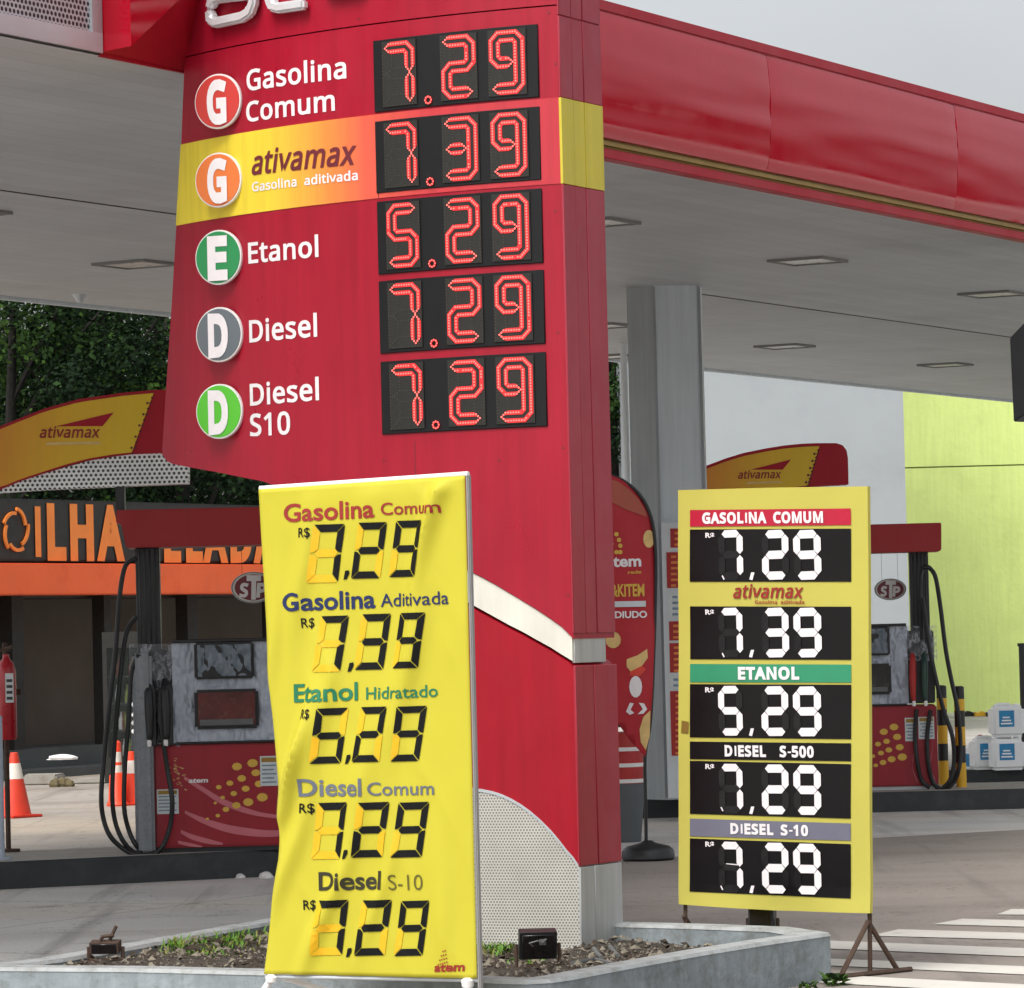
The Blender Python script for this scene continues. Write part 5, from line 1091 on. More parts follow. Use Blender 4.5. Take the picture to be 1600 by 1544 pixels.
    if not mir:
        px = lambda pts, y: [Vector(((x - 213) * k_, y + .02 * (i % 2), (1334 - yy) * k_)) for i, (x, yy) in enumerate(pts)]
        hs_ = [px([(224, 868), (206, 880), (196, 930), (188, 1010), (176, 1100), (166, 1180), (161, 1240), (163, 1275), (173, 1303), (190, 1322), (212, 1334), (240, 1334), (256, 1322), (268, 1290), (272, 1250), (266, 1205), (261, 1165)], -.10),
               px([(222, 960), (204, 990), (190, 1090), (182, 1170), (178, 1240), (181, 1280), (192, 1310), (208, 1330), (222, 1332)], -.075), px([(224, 1020), (212, 1050), (205, 1130), (198, 1200), (196, 1260), (202, 1295), (212, 1318), (222, 1328)], -.05)]
    else:
        k_ = .0055
        px = lambda pts, y: [X @ Vector((-(x - 1467) * k_, y + .02 * (i % 2), (1233 - yy) * k_)) for i, (x, yy) in enumerate(pts)]
        hs_ = [px([(1447, 1000), (1446, 940), (1447, 905), (1451, 891), (1457, 887), (1464, 891), (1471, 906), (1477, 950), (1483, 1015), (1491, 1065), (1499, 1110), (1502, 1160), (1499, 1198), (1490, 1222), (1476, 1233), (1462, 1231)], -.06),
               px([(1449, 935), (1456, 1000), (1465, 1055), (1477, 1110), (1489, 1150), (1491, 1190), (1484, 1218), (1472, 1232)], -.10),
               px([(1435, 1108), (1432, 1150), (1434, 1190), (1440, 1218), (1452, 1230)], -.07), px([(1457, 1110), (1451, 1150), (1451, 1190), (1457, 1220), (1467, 1232)], -.05)]
    for q in hs_:
        mb = MB(); mb.tube(spline(q, 5), .0165 if not mir else .019, n=8); mb.build('hose', 'rubber', t, local=True, smooth=True)
    return t
pl0 = G(213, 1334, .18)
pump('red fuel pump with film wrapped grey head, standing left of the yellow cloth banner', (pl0.x, pl0.y, .18), R_(3), False, 0)
pr0 = G(1467, 1233, .17)
pump('red fuel pump with looped black hoses, standing behind the black panelled banner', (pr0.x, pr0.y, .17), R_(-3), True, 1)

# curved sign boards over the pumps
def arch(label, topl, right, Y, k, bot, pts_y, tri, txt, red_x, perf=None):
    S = Plane(D(right, 700, Y), Vector((1, 0, 0)))
    t = thing('curved_sign_board', label, 'sign board', (S.o.x, S.o.y, 2.46), group='curved sign boards over the pumps')
    tp = [S.uv(x, y) for x, y in topl]; bt_ = [S.uv(x, y) for x, y in bot]
    outl = tp + bt_[::-1]
    mb = MB(); mb.prism([S.pt(u, v, 0) for u, v in outl], -S.n * .22); mb.build('board', 'fasciadull', t)
    m = k * 5.0
    # printed face, a margin inside the red edge
    def edge(pl, u): return lerp(sorted(pl), u)
    ul = max(tp[0][0], bt_[0][0]); (rx0, ry0), (rx1, ry1) = red_x
    a0, a1 = S.uv(rx0, ry0), S.uv(rx1, ry1)
    mb = MB(); N = 24; u0 = ul + m
    for i in range(N):
        q = []
        for j in (i, i + 1):
            f_ = j / N; ut = u0 + (a0[0] - u0) * f_; ub2 = u0 + (a1[0] - u0) * f_
            q.append(((ub2, edge(bt_, ub2) + m * .6), f_)); q.append(((ut, edge(tp, ut) - m), f_))
        mb.add([S.pt(*q[z_][0], .004) for z_ in (0, 2, 3, 1)], [(0, 1, 2, 3)], 0, [(q[z_][1], 0) for z_ in (0, 2, 3, 1)])
    mb.build('printed_face', 'archgrad', t, recalc=False)
    mb = MB()
    for i in range(11):
        f_ = (i + .5) / 11; x = rx0 + (rx1 - rx0) * f_; y = ry0 + (ry1 - ry0) * f_ + 3
        for dx in (-1, 4 * (i % 2)):
            u, v = S.uv(x + dx - (4 if i % 2 else 0), y); r = k * (1.6 + i % 2 * .5)
            mb.add([S.pt(u + r * math.cos(z_ * math.pi / 4), v + r * math.sin(z_ * math.pi / 4), .007) for z_ in range(8)], [tuple(range(8))])
    mb.build('printed_dots', 'darkmaroon', t, recalc=False)
    mb = MB(); mb.poly([S.pt(*S.uv(x, y), .008) for x, y in tri]); mb.build('printed_mark', 'fasciadull', t, recalc=False)
    mb = MB(); put_text(mb, S, 'ativamax', txt[0], txt[1], txt[2], off=.008, font='N', shear=.2, xh=True); mb.build('lettering', 'bn_red', t, recalc=False)
    mb = MB(); q = [S.uv(txt[0][0] + 10 * k * 230, txt[0][1] + txt[2] * .95), S.uv(txt[1][0] + 3, txt[1][1] + txt[2] * .85), S.uv(txt[1][0] - 3, txt[1][1] + txt[2] * .55), S.uv(txt[0][0] + 12 * k * 230, txt[0][1] + txt[2] * .6)]; mb.poly([S.pt(*z_, .008) for z_ in q]); mb.build('printed_line', 'cream', t, recalc=False)
    if perf:
        mb = MB(); us = [S.uv(x, 740)[0] for x in perf[0]]; 
        p = []; uv = []
        for x, y0, y1 in perf[1]:
            a = S.uv(x, y0); b = S.uv(x, y1)
            for o in (-.02, -.20): p += [S.pt(*a, o), S.pt(*b, o)]; uv += [a, b]
        n_ = len(perf[1]); f = []
        for i in range(n_ - 1):
            A_ = 4 * i; B_ = A_ + 4; f += [(A_, B_, B_ + 1, A_ + 1), (A_ + 2, A_ + 3, B_ + 3, B_ + 2), (A_, A_ + 2, B_ + 2, B_), (A_ + 1, B_ + 1, B_ + 3, A_ + 3)]
        f += [(0, 1, 3, 2), (4 * n_ - 4, 4 * n_ - 2, 4 * n_ - 1, 4 * n_ - 3)]
        mb.add(p, f, 0, uv); mb.build('perforated_skirt', 'perf2', t)
    mb = MB(); cx = (tp[0][0] + tp[-1][0]) / 2
    for du in (.25, .75):
        u = bt_[0][0] * (1 - du) + bt_[-1][0] * du; mb.slab(S, u - .03, u + .03, 2.44, edge(bt_, u) + .03, -.16, -.06)
    mb.build('bracket', 'pumpdark', t)
    return t
YL = pl0.y + .12
arch('orange and yellow curved sign board with white perforated skirt over the left pump', [(-190, 770), (-120, 722), (-60, 690), (0, 666), (68, 639), (122, 624), (190, 614), (240, 609.5), (282, 608), (298, 612), (306, 624), (309, 650)], 309, YL, .0042,
     [(-190, 800), (-100, 782), (0, 765), (34, 751), (68, 740), (102, 729), (136, 720), (170, 714), (204, 710), (253, 708), (310, 706)], None, [(87, 666.5), (178, 644.6), (160.5, 666)], ((62, 684), (157, 683.5), 12.5), ((240, 614), (206, 710)),
     ([0], [(-100, 785, 779), (0, 762, 769), (34, 751, 767), (68, 740, 765), (102, 730, 763.5), (136, 720.5, 762), (170, 714.5, 760.5), (204, 710, 759), (253, 708, 757), (293, 706.5, 755.5)]))
YR = pr0.y + .12
arch('orange and yellow curved sign board with rounded red end above the black panelled banner', [(1000, 790), (1050, 752), (1103, 728), (1132, 717), (1161, 708), (1195, 701), (1226, 696), (1252, 693.5), (1275, 692.5), (1307, 692.5), (1317, 696), (1323, 704), (1325, 716), (1326, 757)], 1326, YR, .0055,
     [(1000, 818), (1103, 794), (1161, 777), (1226, 766), (1275, 760), (1326, 757)], None, [(1172.6, 734), (1236, 718), (1223, 734)], ((1153, 748), (1221, 747), 9), ((1280, 698), (1262, 759)))

# oval signs hanging under the pump boards
def oval(label, x, y, rx, ry, Y, ztop):
    S = Plane(D(x, y, Y), Vector((1, 0, 0))); u, v = S.uv(x, y); a = S.uv(x + rx, y)[0] - u; b = S.uv(x, y - ry)[1] - v
    t = thing('oval_sign', label, 'sign', S.pt(u, v), group='oval signs by the pumps')
    E = lambda f, o: [S.pt(u + a * f * math.cos(k * math.pi / 20), v + b * f * math.sin(k * math.pi / 20), o) for k in range(40)]
    mb = MB(); mb.prism(E(1, .01), -S.n * .02); mb.build('plate', 'alu', t)
    mb = MB(); mb.poly(E(.97, .0125)); mb.build('rim_line', 'bn_slate', t, recalc=False); mb = MB(); mb.poly(E(.93, .0145)); mb.build('rim', 'offwhite', t, recalc=False)
    mb = MB(); mb.poly(E(.83, .0165)); mb.build('oval_face', 'stpred', t, recalc=False)
    mb = MB(); k = rx / 32
    put_text(mb, S, 'S', (x - 20 * k, y + 13 * k), (x - 6 * k, y + 13 * k), 18 * k, off=.02, font='I', shear=.1); put_text(mb, S, 'P', (x + 4 * k, y + 13 * k), (x + 20 * k, y + 13 * k), 18 * k, off=.02, font='I', shear=.1)
    put_text(mb, S, 'T', (x - 9 * k, y + 15 * k), (x + 12 * k, y + 15 * k), 30 * k, off=.021, font='I', shear=.05); mb.build('lettering', 'white', t, recalc=False)
    mb = MB()
    for s in (-.5, .5): mb.tube([S.pt(u + a * s, v + b * .8, -.012), S.pt(u + a * s, ztop, -.012)], .0013, n=5)
    mb.build('hanger', 'darkline', t)
oval('dark red oval sign with white letters beside the left pump against the orange awning', 396, 918, 35, 24.5, pl0.y + .40, 2.21)
oval('dark red oval sign with white letters hanging beside the right pump column', 1391, 921, 25, 17, pr0.y + .40, 2.21)

# ================================================================== COLUMN NOTICES, FLAG, BIN
S = Plane(Vector((colP.x, colP.y - .16, 0)), Vector((1, 0, 0)))
nb = thing('notice_board', 'pale board with red and white notices beside the grey canopy column', 'notice board', S.pt(S.uv(1060, 1245)[0], .17))
def rc(mb, S, x0, y0, x1, y1, o0, o1, mi=0):
    a, b = S.uv(x0, y1), S.uv(x1, y0); mb.slab(S, a[0], b[0], a[1], b[1], o0, o1, mi)
mb = MB(); rc(mb, S, 1044, 815, 1098, 1248, -.03, .0); mb.build('board', 'paper', nb, bevel=.004, seg=1)
for k, (y0, y1, x0, mat) in enumerate(((825, 856, 1048, 'noticered'), (862, 919, 1042.5, 'noticered'), (970, 1001, 1046, 'noticered'), (1004, 1051, 1047, 'noticered'), (1079, 1181, 1049.5, 'noticered'), (925, 965, 1044.5, 'sticker'), (1054, 1077, 1046, 'sticker'))):
    mb = MB(); rc(mb, S, x0, y0, 1090, y1, .001, .006); p = mb.build('notice', mat, nb)
    mb = MB()
    for q in range(int((y1 - y0) / 9)): rc(mb, S, x0 + 6, y0 + 6 + q * 9, x0 + 14 + (q * 7) % 5, y0 + 10 + q * 9, .006, .008)
    mb.build('notice_print', 'noticeorange' if mat == 'noticered' else 'stickblue', p)
fb = G(1013, 1345); FY = fb.y
F = Plane(Vector((fb.x, FY, 0)), Vector((1, 0, 0)))
ft = thing('feather_flag', 'red feather flag with white and yellow print on a black base beside the totem', 'flag', (fb.x, FY, 0))
edge = [(1008, 1182), (1015, 1140), (1019, 1090), (1021.5, 1030), (1024, 950), (1025, 880), (1022, 830), (1014, 798), (1001, 775), (985, 759), (966, 747), (945, 740), (925, 742), (915, 760)]
left_ = [(915, 800), (918, 900), (925, 1000), (938, 1075), (962, 1125), (985, 1158)]
class FC(Plane):
    def pt(s, u, v, off=0): return Plane.pt(s, u, v, off + .03 * math.sin(u * 9 + v * 1.5) + .012 * noise.noise((u * 7, v * 3, 2)))
FCl = FC(F.o, F.h); FCl.grid = ((-3, 0, .06), (0, 0, .08))
mb = MB(); q = [F.uv(x, y) for x, y in edge + left_]; emit_uv(mb, FCl, q, [tuple(range(len(q)))], 0)
o = mb.build('cloth', 'flagred', ft, recalc=False, smooth=True); sm = o.modifiers.new('thickness', 'SOLIDIFY'); sm.thickness = .004; sm.offset = 0
mb = MB(); q = [F.uv(x, y) for x, y in ((1011, 808), (1010, 800), (998, 780), (983, 765), (966, 753), (945, 747), (935, 770), (950, 782), (975, 795))]; emit_uv(mb, FCl, q, [tuple(range(len(q)))], .008); mb.build('printed_brow', 'flagbrown', ft, recalc=False)
mb = MB()
for txt, p0, p1, h, b in (('atem', (946, 886), (1002, 884.5), 11, .03),): put_text(mb, FCl, txt, p0, p1, h, off=.009, bold=b, xh=True)
put_text(mb, FCl, '& IDIUDO', (942, 966), (1011, 965), 10, off=.009, bold=.03); mb.build('lettering', 'vinyl', ft, recalc=False)
mb = MB(); put_text(mb, FCl, '&KITEM', (955, 932), (1007, 931), 18, off=.009, bold=.03); put_text(mb, FCl, 'rede', (981, 897), (1002, 896), 5, off=.009, bold=.02)
for k, (x, y) in enumerate(((963, 835), (967, 844), (969, 853), (963, 863), (969, 863), (955, 850), (950, 862))):
    u, v = F.uv(x, y); emit_uv(mb, FCl, [(u + .016 * math.cos(z_ * .785), v + .016 * math.sin(z_ * .785)) for z_ in range(8)], [tuple(range(8))], .009)
mb.build('lettering', 'dots', ft, recalc=False)
mb = MB(); emit_uv(mb, FCl, [F.uv(x, y) for x, y in ((950, 949), (1009, 948), (1009, 939), (950, 940))], [(0, 1, 2, 3)], .009); mb.build('printed_bar', 'paper', ft, recalc=False)
def blob(pts, mat):
    mb = MB(); emit_uv(mb, FCl, [F.uv(x, y) for x, y in pts], [tuple(range(len(pts)))], .009); mb.build('printed_shape', mat, ft, recalc=False)
el = lambda x, y, rx, ry, n=14: [(x + rx * math.cos(k * 6.283 / n), y + ry * math.sin(k * 6.283 / n)) for k in range(n)]
for pts in (el(1014, 842, 9, 14), el(958, 1000, 12, 13), [(979, 1030), (996, 1024), (1011, 1014), (1012, 1028), (1003, 1040), (985, 1049), (979, 1042)], [(1016, 1110), (1015, 1150), (1009, 1172), (1001, 1160), (999, 1140), (1005, 1120)]): blob(pts, 'cream')
for pts in (el(993, 1073, 10, 17), [(978, 1112), (984, 1098), (990, 1099), (985, 1109), (991, 1114), (984, 1117)], [(998, 1098), (1006, 1099), (1011, 1108), (1005, 1115), (996, 1116), (1004, 1108)]): blob(pts, 'vinyl')
blob([(984, 1049), (1003, 1040), (1009, 1046), (1000, 1056), (984, 1056)], 'coneorange')
mb = MB(); mb.tube(spline([F.pt(*F.uv(x, y), -.012) for x, y in [(1010, 1335), (1009, 1260)] + edge[:12]], 3), .012, n=8); mb.build('pole', 'blackplastic', ft, smooth=True)
mb = MB(); mb.lathe((fb.x, FY, .0), [(.17, .0), (.185, .02), (.18, .07), (.15, .10), (.05, .125), (.03, .14)], n=28); mb.build('base', 'blackplastic', ft, smooth=True)
bb = G(984, 1322); BY = bb.y + .6; Bs = Plane(Vector((bb.x, BY, 0)), Vector((1, 0, 0)))
kx = BY / FPX
bn = thing('waste_bin', 'grey tapered bin with red and white striped top behind the feather flag', 'bin', (bb.x, BY, 0))
cxb = bb.x - .01
mb = MB(); mb.lathe((cxb, BY, 0), [(.11, .0), (.115, .01), (.15, .40), (.155, .44)], n=24); mb.build('bucket', 'binGrey', bn, smooth=True)
mb = MB(); mb.lathe((cxb, BY, 0), [(.150, .441), (.15, .80), (.14, .82), (.05, .83)], n=24); top_ = mb.build('hood', 'noticered', bn, smooth=True)
for zz in (.445, .565, .685):
    mb = MB(); mb.lathe((cxb, BY, 0), [(.150, zz), (.154, zz + .004), (.154, zz + .026), (.150, zz + .03)], n=24); mb.build('white_stripe', 'white', top_, smooth=True)
# slim pale pole behind the column
pp = D(979, 740, 40.0)
o = MB(); o.tube([(pp.x, 40, 0), (pp.x, 40, 6.0)], .034, n=12); o.tube([(pp.x, 40, 0), (pp.x, 40, .05)], .12, n=12); o = o.build('pole', 'paper', smooth=True); tag(o, 'slim pale pole seen between the totem and the grey canopy column', 'pole')

# ================================================================== CONES, POSTS, EXTINGUISHER
def cone(label, x, y, h, tilt=0, mats=('coneorange', 'conewhite')):
    P = G(x, y); t = thing('traffic_cone', label, 'traffic cone', P, rnd.uniform(0, 1), 'traffic cones on the forecourt'); t.rotation_euler.x = tilt
    r = lambda z_: .035 + (.155 - .035) * (1 - z_ / h)
    mb = MB(); mb.box((-.19, -.19, 0), (.19, .19, .03)); mb.build('base', mats[0], t, local=True, bevel=.02)
    for nm, a, b, m in (('lower_body', .03, h * .60, 0), ('white_sleeve', h * .60, h * .84, 1), ('tip', h * .84, h, 0)):
        mb = MB(); e = .0015 if m else 0; mb.lathe((0, 0, 0), [(r(a) + e, a), (r(b) + e, b)] + ([(r(b) - .008, b + .004)] if nm == 'tip' else []), n=24); mb.build(nm, mats[m], t, local=True, smooth=True)
    return t
cone('faded orange and white traffic cone standing alone near the left edge', 24, 1278, .60)
cone('bright orange and white traffic cone behind the hoses of the left pump', 206, 1258, .52, mats=('flame', 'conewhite'))
P = G(184, 1260); dl = thing('delineator_post', 'slim orange and white delineator post behind the left pump hoses', 'delineator', P)
mb = MB(); mb.lathe(P, [(.10, 0), (.11, .02), (.09, .05), (.075, .30), (.05, .33)], n=20); mb.build('base', 'flame', dl, smooth=True)
for a, b, m in ((.33, .40, 'conewhite'), (.40, .43, 'flame'), (.43, .53, 'conewhite'), (.53, .62, 'flame')):
    mb = MB(); mb.lathe(P, [(.05 - (a - .33) * .03, a), (.05 - (b - .33) * .03, b)] + ([(.02, b + .02)] if b > .6 else []), n=16); mb.build('band', m, dl, smooth=True)
P = G(2, 1345, .18); o = MB(); o.tube([P + Vector((-.01, .1, 0)), P + Vector((-.01, .1, .95))], .022, n=12); o.tube([P + Vector((-.01, .1, 0)), P + Vector((-.01, .1, .02))], .07, n=12); o = o.build('post', 'pumpgrey', smooth=True); tag(o, 'short slim grey post on the island at the left edge', 'post')
PE = D(12, 1155, pl0.y + .55); ex = thing('fire_extinguisher', 'red fire extinguisher with white label at the left edge', 'fire extinguisher', PE)
mb = MB(); mb.lathe(PE, [(.055, -.005), (.066, .01), (.066, .46), (.05, .52), (.025, .55), (.022, .58)], n=24); mb.build('cylinder', 'extred', ex, smooth=True)
mb = MB(); mb.slab(Plane(PE + Vector((.03, -.07, 0)), Vector((1, 0, 0))), -.03, .025, PE.z + .25, PE.z + .45, -.008, .001); lb = mb.build('label_sheet', 'sticker', ex)
mb = MB(); q = Plane(PE + Vector((.03, -.07, 0)), Vector((1, 0, 0)))
for k in range(4): mb.slab(q, -.022, .018, PE.z + .27 + k * .04, PE.z + .29 + k * .04, .001, .003)
mb.build('label_print', 'sheetgrey', lb)
mb = MB(); mb.tube([PE + Vector(p) for p in ((0, 0, .57), (0, 0, .62), (.05, -.03, .63))], .014, n=8); mb.box((PE.x - .07, PE.y - .012, PE.z + .60), (PE.x + .03, PE.y + .012, PE.z + .62)); mb.build('valve', 'rust', ex)
mb = MB(); mb.tube([(PE.x - .02, PE.y + .085, .18), (PE.x - .02, PE.y + .085, PE.z + .66)], .018, n=10); mb.box((PE.x - .09, PE.y + .06, PE.z + .3), (PE.x + .09, PE.y + .085, PE.z + .34)); mb.tube([(PE.x - .02, PE.y + .085, .18), (PE.x - .02, PE.y + .085, .20)], .08, n=12); o = mb.build('extinguisher_stand', 'rust'); tag(o, 'thin brown stand holding the fire extinguisher at the left edge', 'stand')
P = G(209, 1240); o = thing('reflector_post', 'black post with three white reflectors behind the left pump', 'post', (P.x, P.y + .4, 0))
mb = MB(); mb.box((P.x - .05, P.y + .37, 0), (P.x + .05, P.y + .43, 1.25)); mb.build('shaft', 'blackplastic', o, bevel=.01)
for y in (1101, 1117, 1130, 1143):
    q = D(209, y, P.y + .36); mb = MB(); mb.lathe(q, [(.026, 0), (.024, .008), (.01, .012)], n=12, ax=Matrix.Rotation(R_(90), 3, 'X')); mb.build('reflector', 'white', o)
# glass fronted display cabinet behind the left pump
P = G(190, 1238); S = Plane(Vector((P.x, P.y + 2.0, 0)), Vector((1, 0, 0)))
dc = thing('display_cabinet', 'tall black framed glass cabinet standing behind the left pump', 'cabinet', (S.o.x, S.o.y, 0))
x0, zt_ = S.uv(159, 988); x1, _ = S.uv(240, 988)
mb = MB()
for a in ((x0, x0 + .05, .03, zt_), (x1 - .05, x1, .03, zt_), (x0 + .05, x1 - .05, zt_ - .18, zt_), (x0 + .05, x1 - .05, .03, .3)): mb.slab(S, *a, -.35, 0)
mb.build('frame', 'shoppost', dc)
mb = MB(); mb.slab(S, x0 + .05, x1 - .05, .3, zt_ - .18, -.34, -.32); mb.build('back_panel', 'cabback', dc)
mb = MB(); mb.slab(S, x0 + .05, x1 - .05, .3, zt_ - .18, -.012, -.004); mb.build('glass', 'paneglass', dc)
mb = MB()
for k in range(24):
    u = rnd.uniform(x0 + .09, x1 - .09); v = .32 + .3 * (k % 4) ; r = rnd.uniform(.02, .035); mb.lathe(S.pt(u, v, -.15), [(r, 0), (r, rnd.uniform(.08, .14)), (r * .4, .17), (r * .4, .2)], mi=k % 3, n=8)
mb.build('bottle_row', ['limedirt', 'brownbottle', 'sticker'], dc)
mb = MB()
for k in range(4): mb.slab(S, x0 + .05, x1 - .05, .30 + .3 * k, .318 + .3 * k, -.31, -.03)
mb.build('shelf', 'sheetgrey', dc)

# ================================================================== SHOP ON THE LEFT
SP = Plane(G(100, 1212), UD)
shop = thing('shop_building', 'single storey shop with black fascia, orange band and orange lettering behind the left pump', 'shop', (SP.o.x, SP.o.y, 0))
ul, ur = SP.uv(-500, 1000)[0], SP.uv(640, 1000)[0]
zf1 = SP.uv(100, 782)[1]; zf0 = SP.uv(100, 878)[1]; zo1 = SP.uv(100, 880)[1]; zo0 = SP.uv(100, 930)[1]
mb = MB(); mb.slab(SP, ul, ur, zo0 - .03, zf1 - .02, -4.0, -.3); mb.build('roof', 'shopblack', shop)
mb = MB(); mb.slab(SP, ul, ur, zf0, zf1, -.3, .12); fa = mb.build('fascia_board', 'shopblack', shop, bevel=.02)
mb = MB(); mb.slab(SP, ul, ur, zo0, zo1 - .01, -.3, .26); mb.build('awning_band', 'orangeband', shop, bevel=.015)
mb = MB(); mb.slab(SP, ul, ur, .34, zo0, -1.25, -1.05); mb.build('rear_wall', 'shopwall', shop)
for x0, x1 in ((-300, -285), (-120, -105), (32, 50), (176, 187), (306, 322), (440, 455), (580, 595)):
    a, b = SP.uv(x0, 1000)[0], SP.uv(x1, 1000)[0]; mb = MB(); mb.slab(SP, a, b, .34, zo0, -.3, -.12); mb.build('post', 'shoppost', shop)
mb = MB(); rc(mb, SP, -120, 945, 32, 960, -.9, -.7); rc(mb, SP, -60, 930, 28, 952, -.9, -.75); mb.build('inner_beam', 'noticered', shop)
SPF = Plane(SP.pt(0, 0, .12), UD)
for txt, p0, p1, h in (('ILHA', (54.5, 869.5), (194, 871), 76), ('GELADA', (209, 873), (433, 875.5), 64)):
    mb = MB(); put_text(mb, SPF, txt, p0, p1, h, off=.012, font='I', space=1.05); mb.build('lettering', 'orangeletter', fa, recalc=False)
mb = MB()
for k in range(5):
    pts = []
    for i in range(9):
        a = math.pi * 2 * (k / 5) + i * .155 - .3; rr = 1 - .22 * (i / 8); pts.append((23 + 20 * rr * math.cos(a), 829 + 34 * rr * math.sin(a)))
    stroke(mb, SPF, pts, .04, .004, .03)
mb.build('fascia_emblem', 'orangeletter', fa)
mb = MB(); mb.slab(SP, ul, ur, -.02, .11, -.6, .35); mb.slab(SP, ul, ur, .0, .34, -4, -.12); o = kind(mb.build('shop_step', 'step'), 'structure')
for k, (x0, y0, x1, y1, lab) in enumerate(((36, 1214, 88, 1228, 'long pale kerb stone lying in front of the shop step'), (114, 1216, 168, 1226, 'broken pale slab lying in front of the shop step'))):
    P = G(x0, y1); Q = G(x1, y1 - 1); mb = MB(); h = .12 if k == 0 else .06
    mb.prism([P, Q, Q + Vector((.05, .5, 0)), P + Vector((-.02, .55, 0))], (0, 0, h)); o = mb.build('kerb_stone', 'stone', bevel=.02); tag(o, lab, 'kerb stone')
P = G(98, 1230); mb = MB()
for k in range(16):
    q = P + Vector((rnd.uniform(-.09, .09), rnd.uniform(-.1, .15), 0)); r = rnd.uniform(.04, .08)
    mb.lathe(q, [(r * .8, -.01), (r, r * .5), (r * .7, r * 1.1), (r * .1, r * 1.4)], n=6)
o = mb.build('rubble_heap', 'rubble'); tag(o, 'small mossy heap of rubble between pale stones before the shop', 'rubble')
for k, (x, y, lab) in enumerate(((375, 1372, 'crumpled white scrap of litter on the ground left of the yellow banner'), (416, 1372, 'larger white scrap of litter right beside the yellow banner edge'), (97, 1187, 'white plastic bag lying on the shop step'))):
    P = G(x, y, .34 if k == 2 else 0); mb = MB(); r = (.035, .05, .12)[k]; n_ = 8; pts = []
    for j in range(5):
        for i in range(n_):
            th = i * 6.283 / n_; ph = j / 4 * 1.5; rr = r * math.cos(ph) * (1 + .35 * noise.noise((i * 1.3, j * 1.7, k))); pts.append(P + Vector((rr * math.cos(th) * (1.4 if k == 2 else 1), rr * math.sin(th), r * (.9 if k < 2 else .5) * math.sin(ph))))
    mb.add(pts, [(j * n_ + i, j * n_ + (i + 1) % n_, (j + 1) * n_ + (i + 1) % n_, (j + 1) * n_ + i) for j in range(4) for i in range(n_)]); o = mb.build('litter_scrap', 'white'); tag(o, lab, 'litter')

# ================================================================== BUILDINGS AND YARD ON THE RIGHT
WP_ = Plane(D(1200, 900, 58.0), Vector((1, 0, 0)))
wb = thing('rendered_building', 'plain pale grey rendered building behind the canopy column', 'building', (WP_.o.x, 58, 0))
a, b = WP_.uv(992, 800)[0], WP_.uv(1416, 800)[0]
mb = MB(); mb.slab(WP_, a, b, -.05, 9.0, -9, 0); mb.build('wall', 'whitewall', wb)
mb = MB(); mb.slab(WP_, a - .1, b + .1, 9.0, 9.25, -9.1, .1); mb.build('parapet', 'whitewall', wb)
mb = MB(); mb.slab(WP_, a, b, .0, .25, 0, .02); mb.build('base_band', 'colgrey', wb)
LP = Plane(G(1520, 1113), Vector((1, -.05, 0)))
lw = thing('boundary_wall', 'tall lime green rendered wall with a horizontal crack at the right', 'wall', (LP.o.x, LP.o.y, 0))
a, b = LP.uv(1330, 900)[0], LP.uv(2200, 900)[0]; zj = LP.uv(1420, 731)[1]; 
mb = MB(); mb.slab(LP, a, b, -.05, zj - .012, -.3, 0); mb.build('lower_wall', 'lime', lw)
mb = MB(); mb.slab(LP, a, b, zj + .012, 8.5, -.3, .012); mb.build('upper_wall', 'lime', lw)
mb = MB(); mb.slab(LP, a, b, zj - .012, zj + .012, -.3, -.015); mb.build('crack', 'limedirt', lw)
for k, (x, w_, h_, mat, lab) in enumerate(((1512, 24, 9, 'shoppost', 'black scrap lying along the foot of the lime wall by the bollards'), (1533, 18, 9, 'yellowpost', 'yellow scrap lying on black debris at the foot of the lime wall'), (1550, 16, 8, 'shoppost', 'black scrap at the foot of the lime wall beside the jugs'))):
    P = G(x, 1120); sx = w_ / 2 * P.y / FPX; hh = h_ * P.y / FPX; mb = MB(); pr = [(-sx, 0), (sx, 0), (sx * .8, hh * .7), (sx * .2, hh), (-sx * .5, hh * .6), (-sx * .9, hh * .9)]
    mb.prism([P + Vector((q, 0, r)) for q, r in pr], (0, .3, 0)); o = mb.build('debris', mat, bevel=.01); tag(o, lab, 'debris')
# bollards behind the right pump
bo = None
for k, (x, y, lab) in enumerate(((1475, 1226, 'yellow and black banded bollard nearest the right pump'), (1502.5, 1230, 'yellow and black banded bollard nearest the white jugs'))):
    P = G(x, y, .17); P.z = .17
    if bo is None:
        bo = thing('bollard', lab, 'bollard', P, group='striped bollards at the island end'); z0 = 0
        for z0, z1, m in ((0, .21, 'yellowpost'), (.21, .36, 'blackplastic'), (.36, .52, 'yellowpost'), (.52, .66, 'blackplastic'), (.66, .76, 'yellowpost'), (.76, .86, 'blackplastic')):
            mb = MB(); mb.lathe((0, 0, 0), [(.045, z0), (.045, z1)] + ([(.03, z1 + .012)] if z1 > .85 else []), n=18); mb.build('band', m, bo, local=True, smooth=True)
    else:
        q = copy_tree(bo); q.location = P; q['label'] = lab
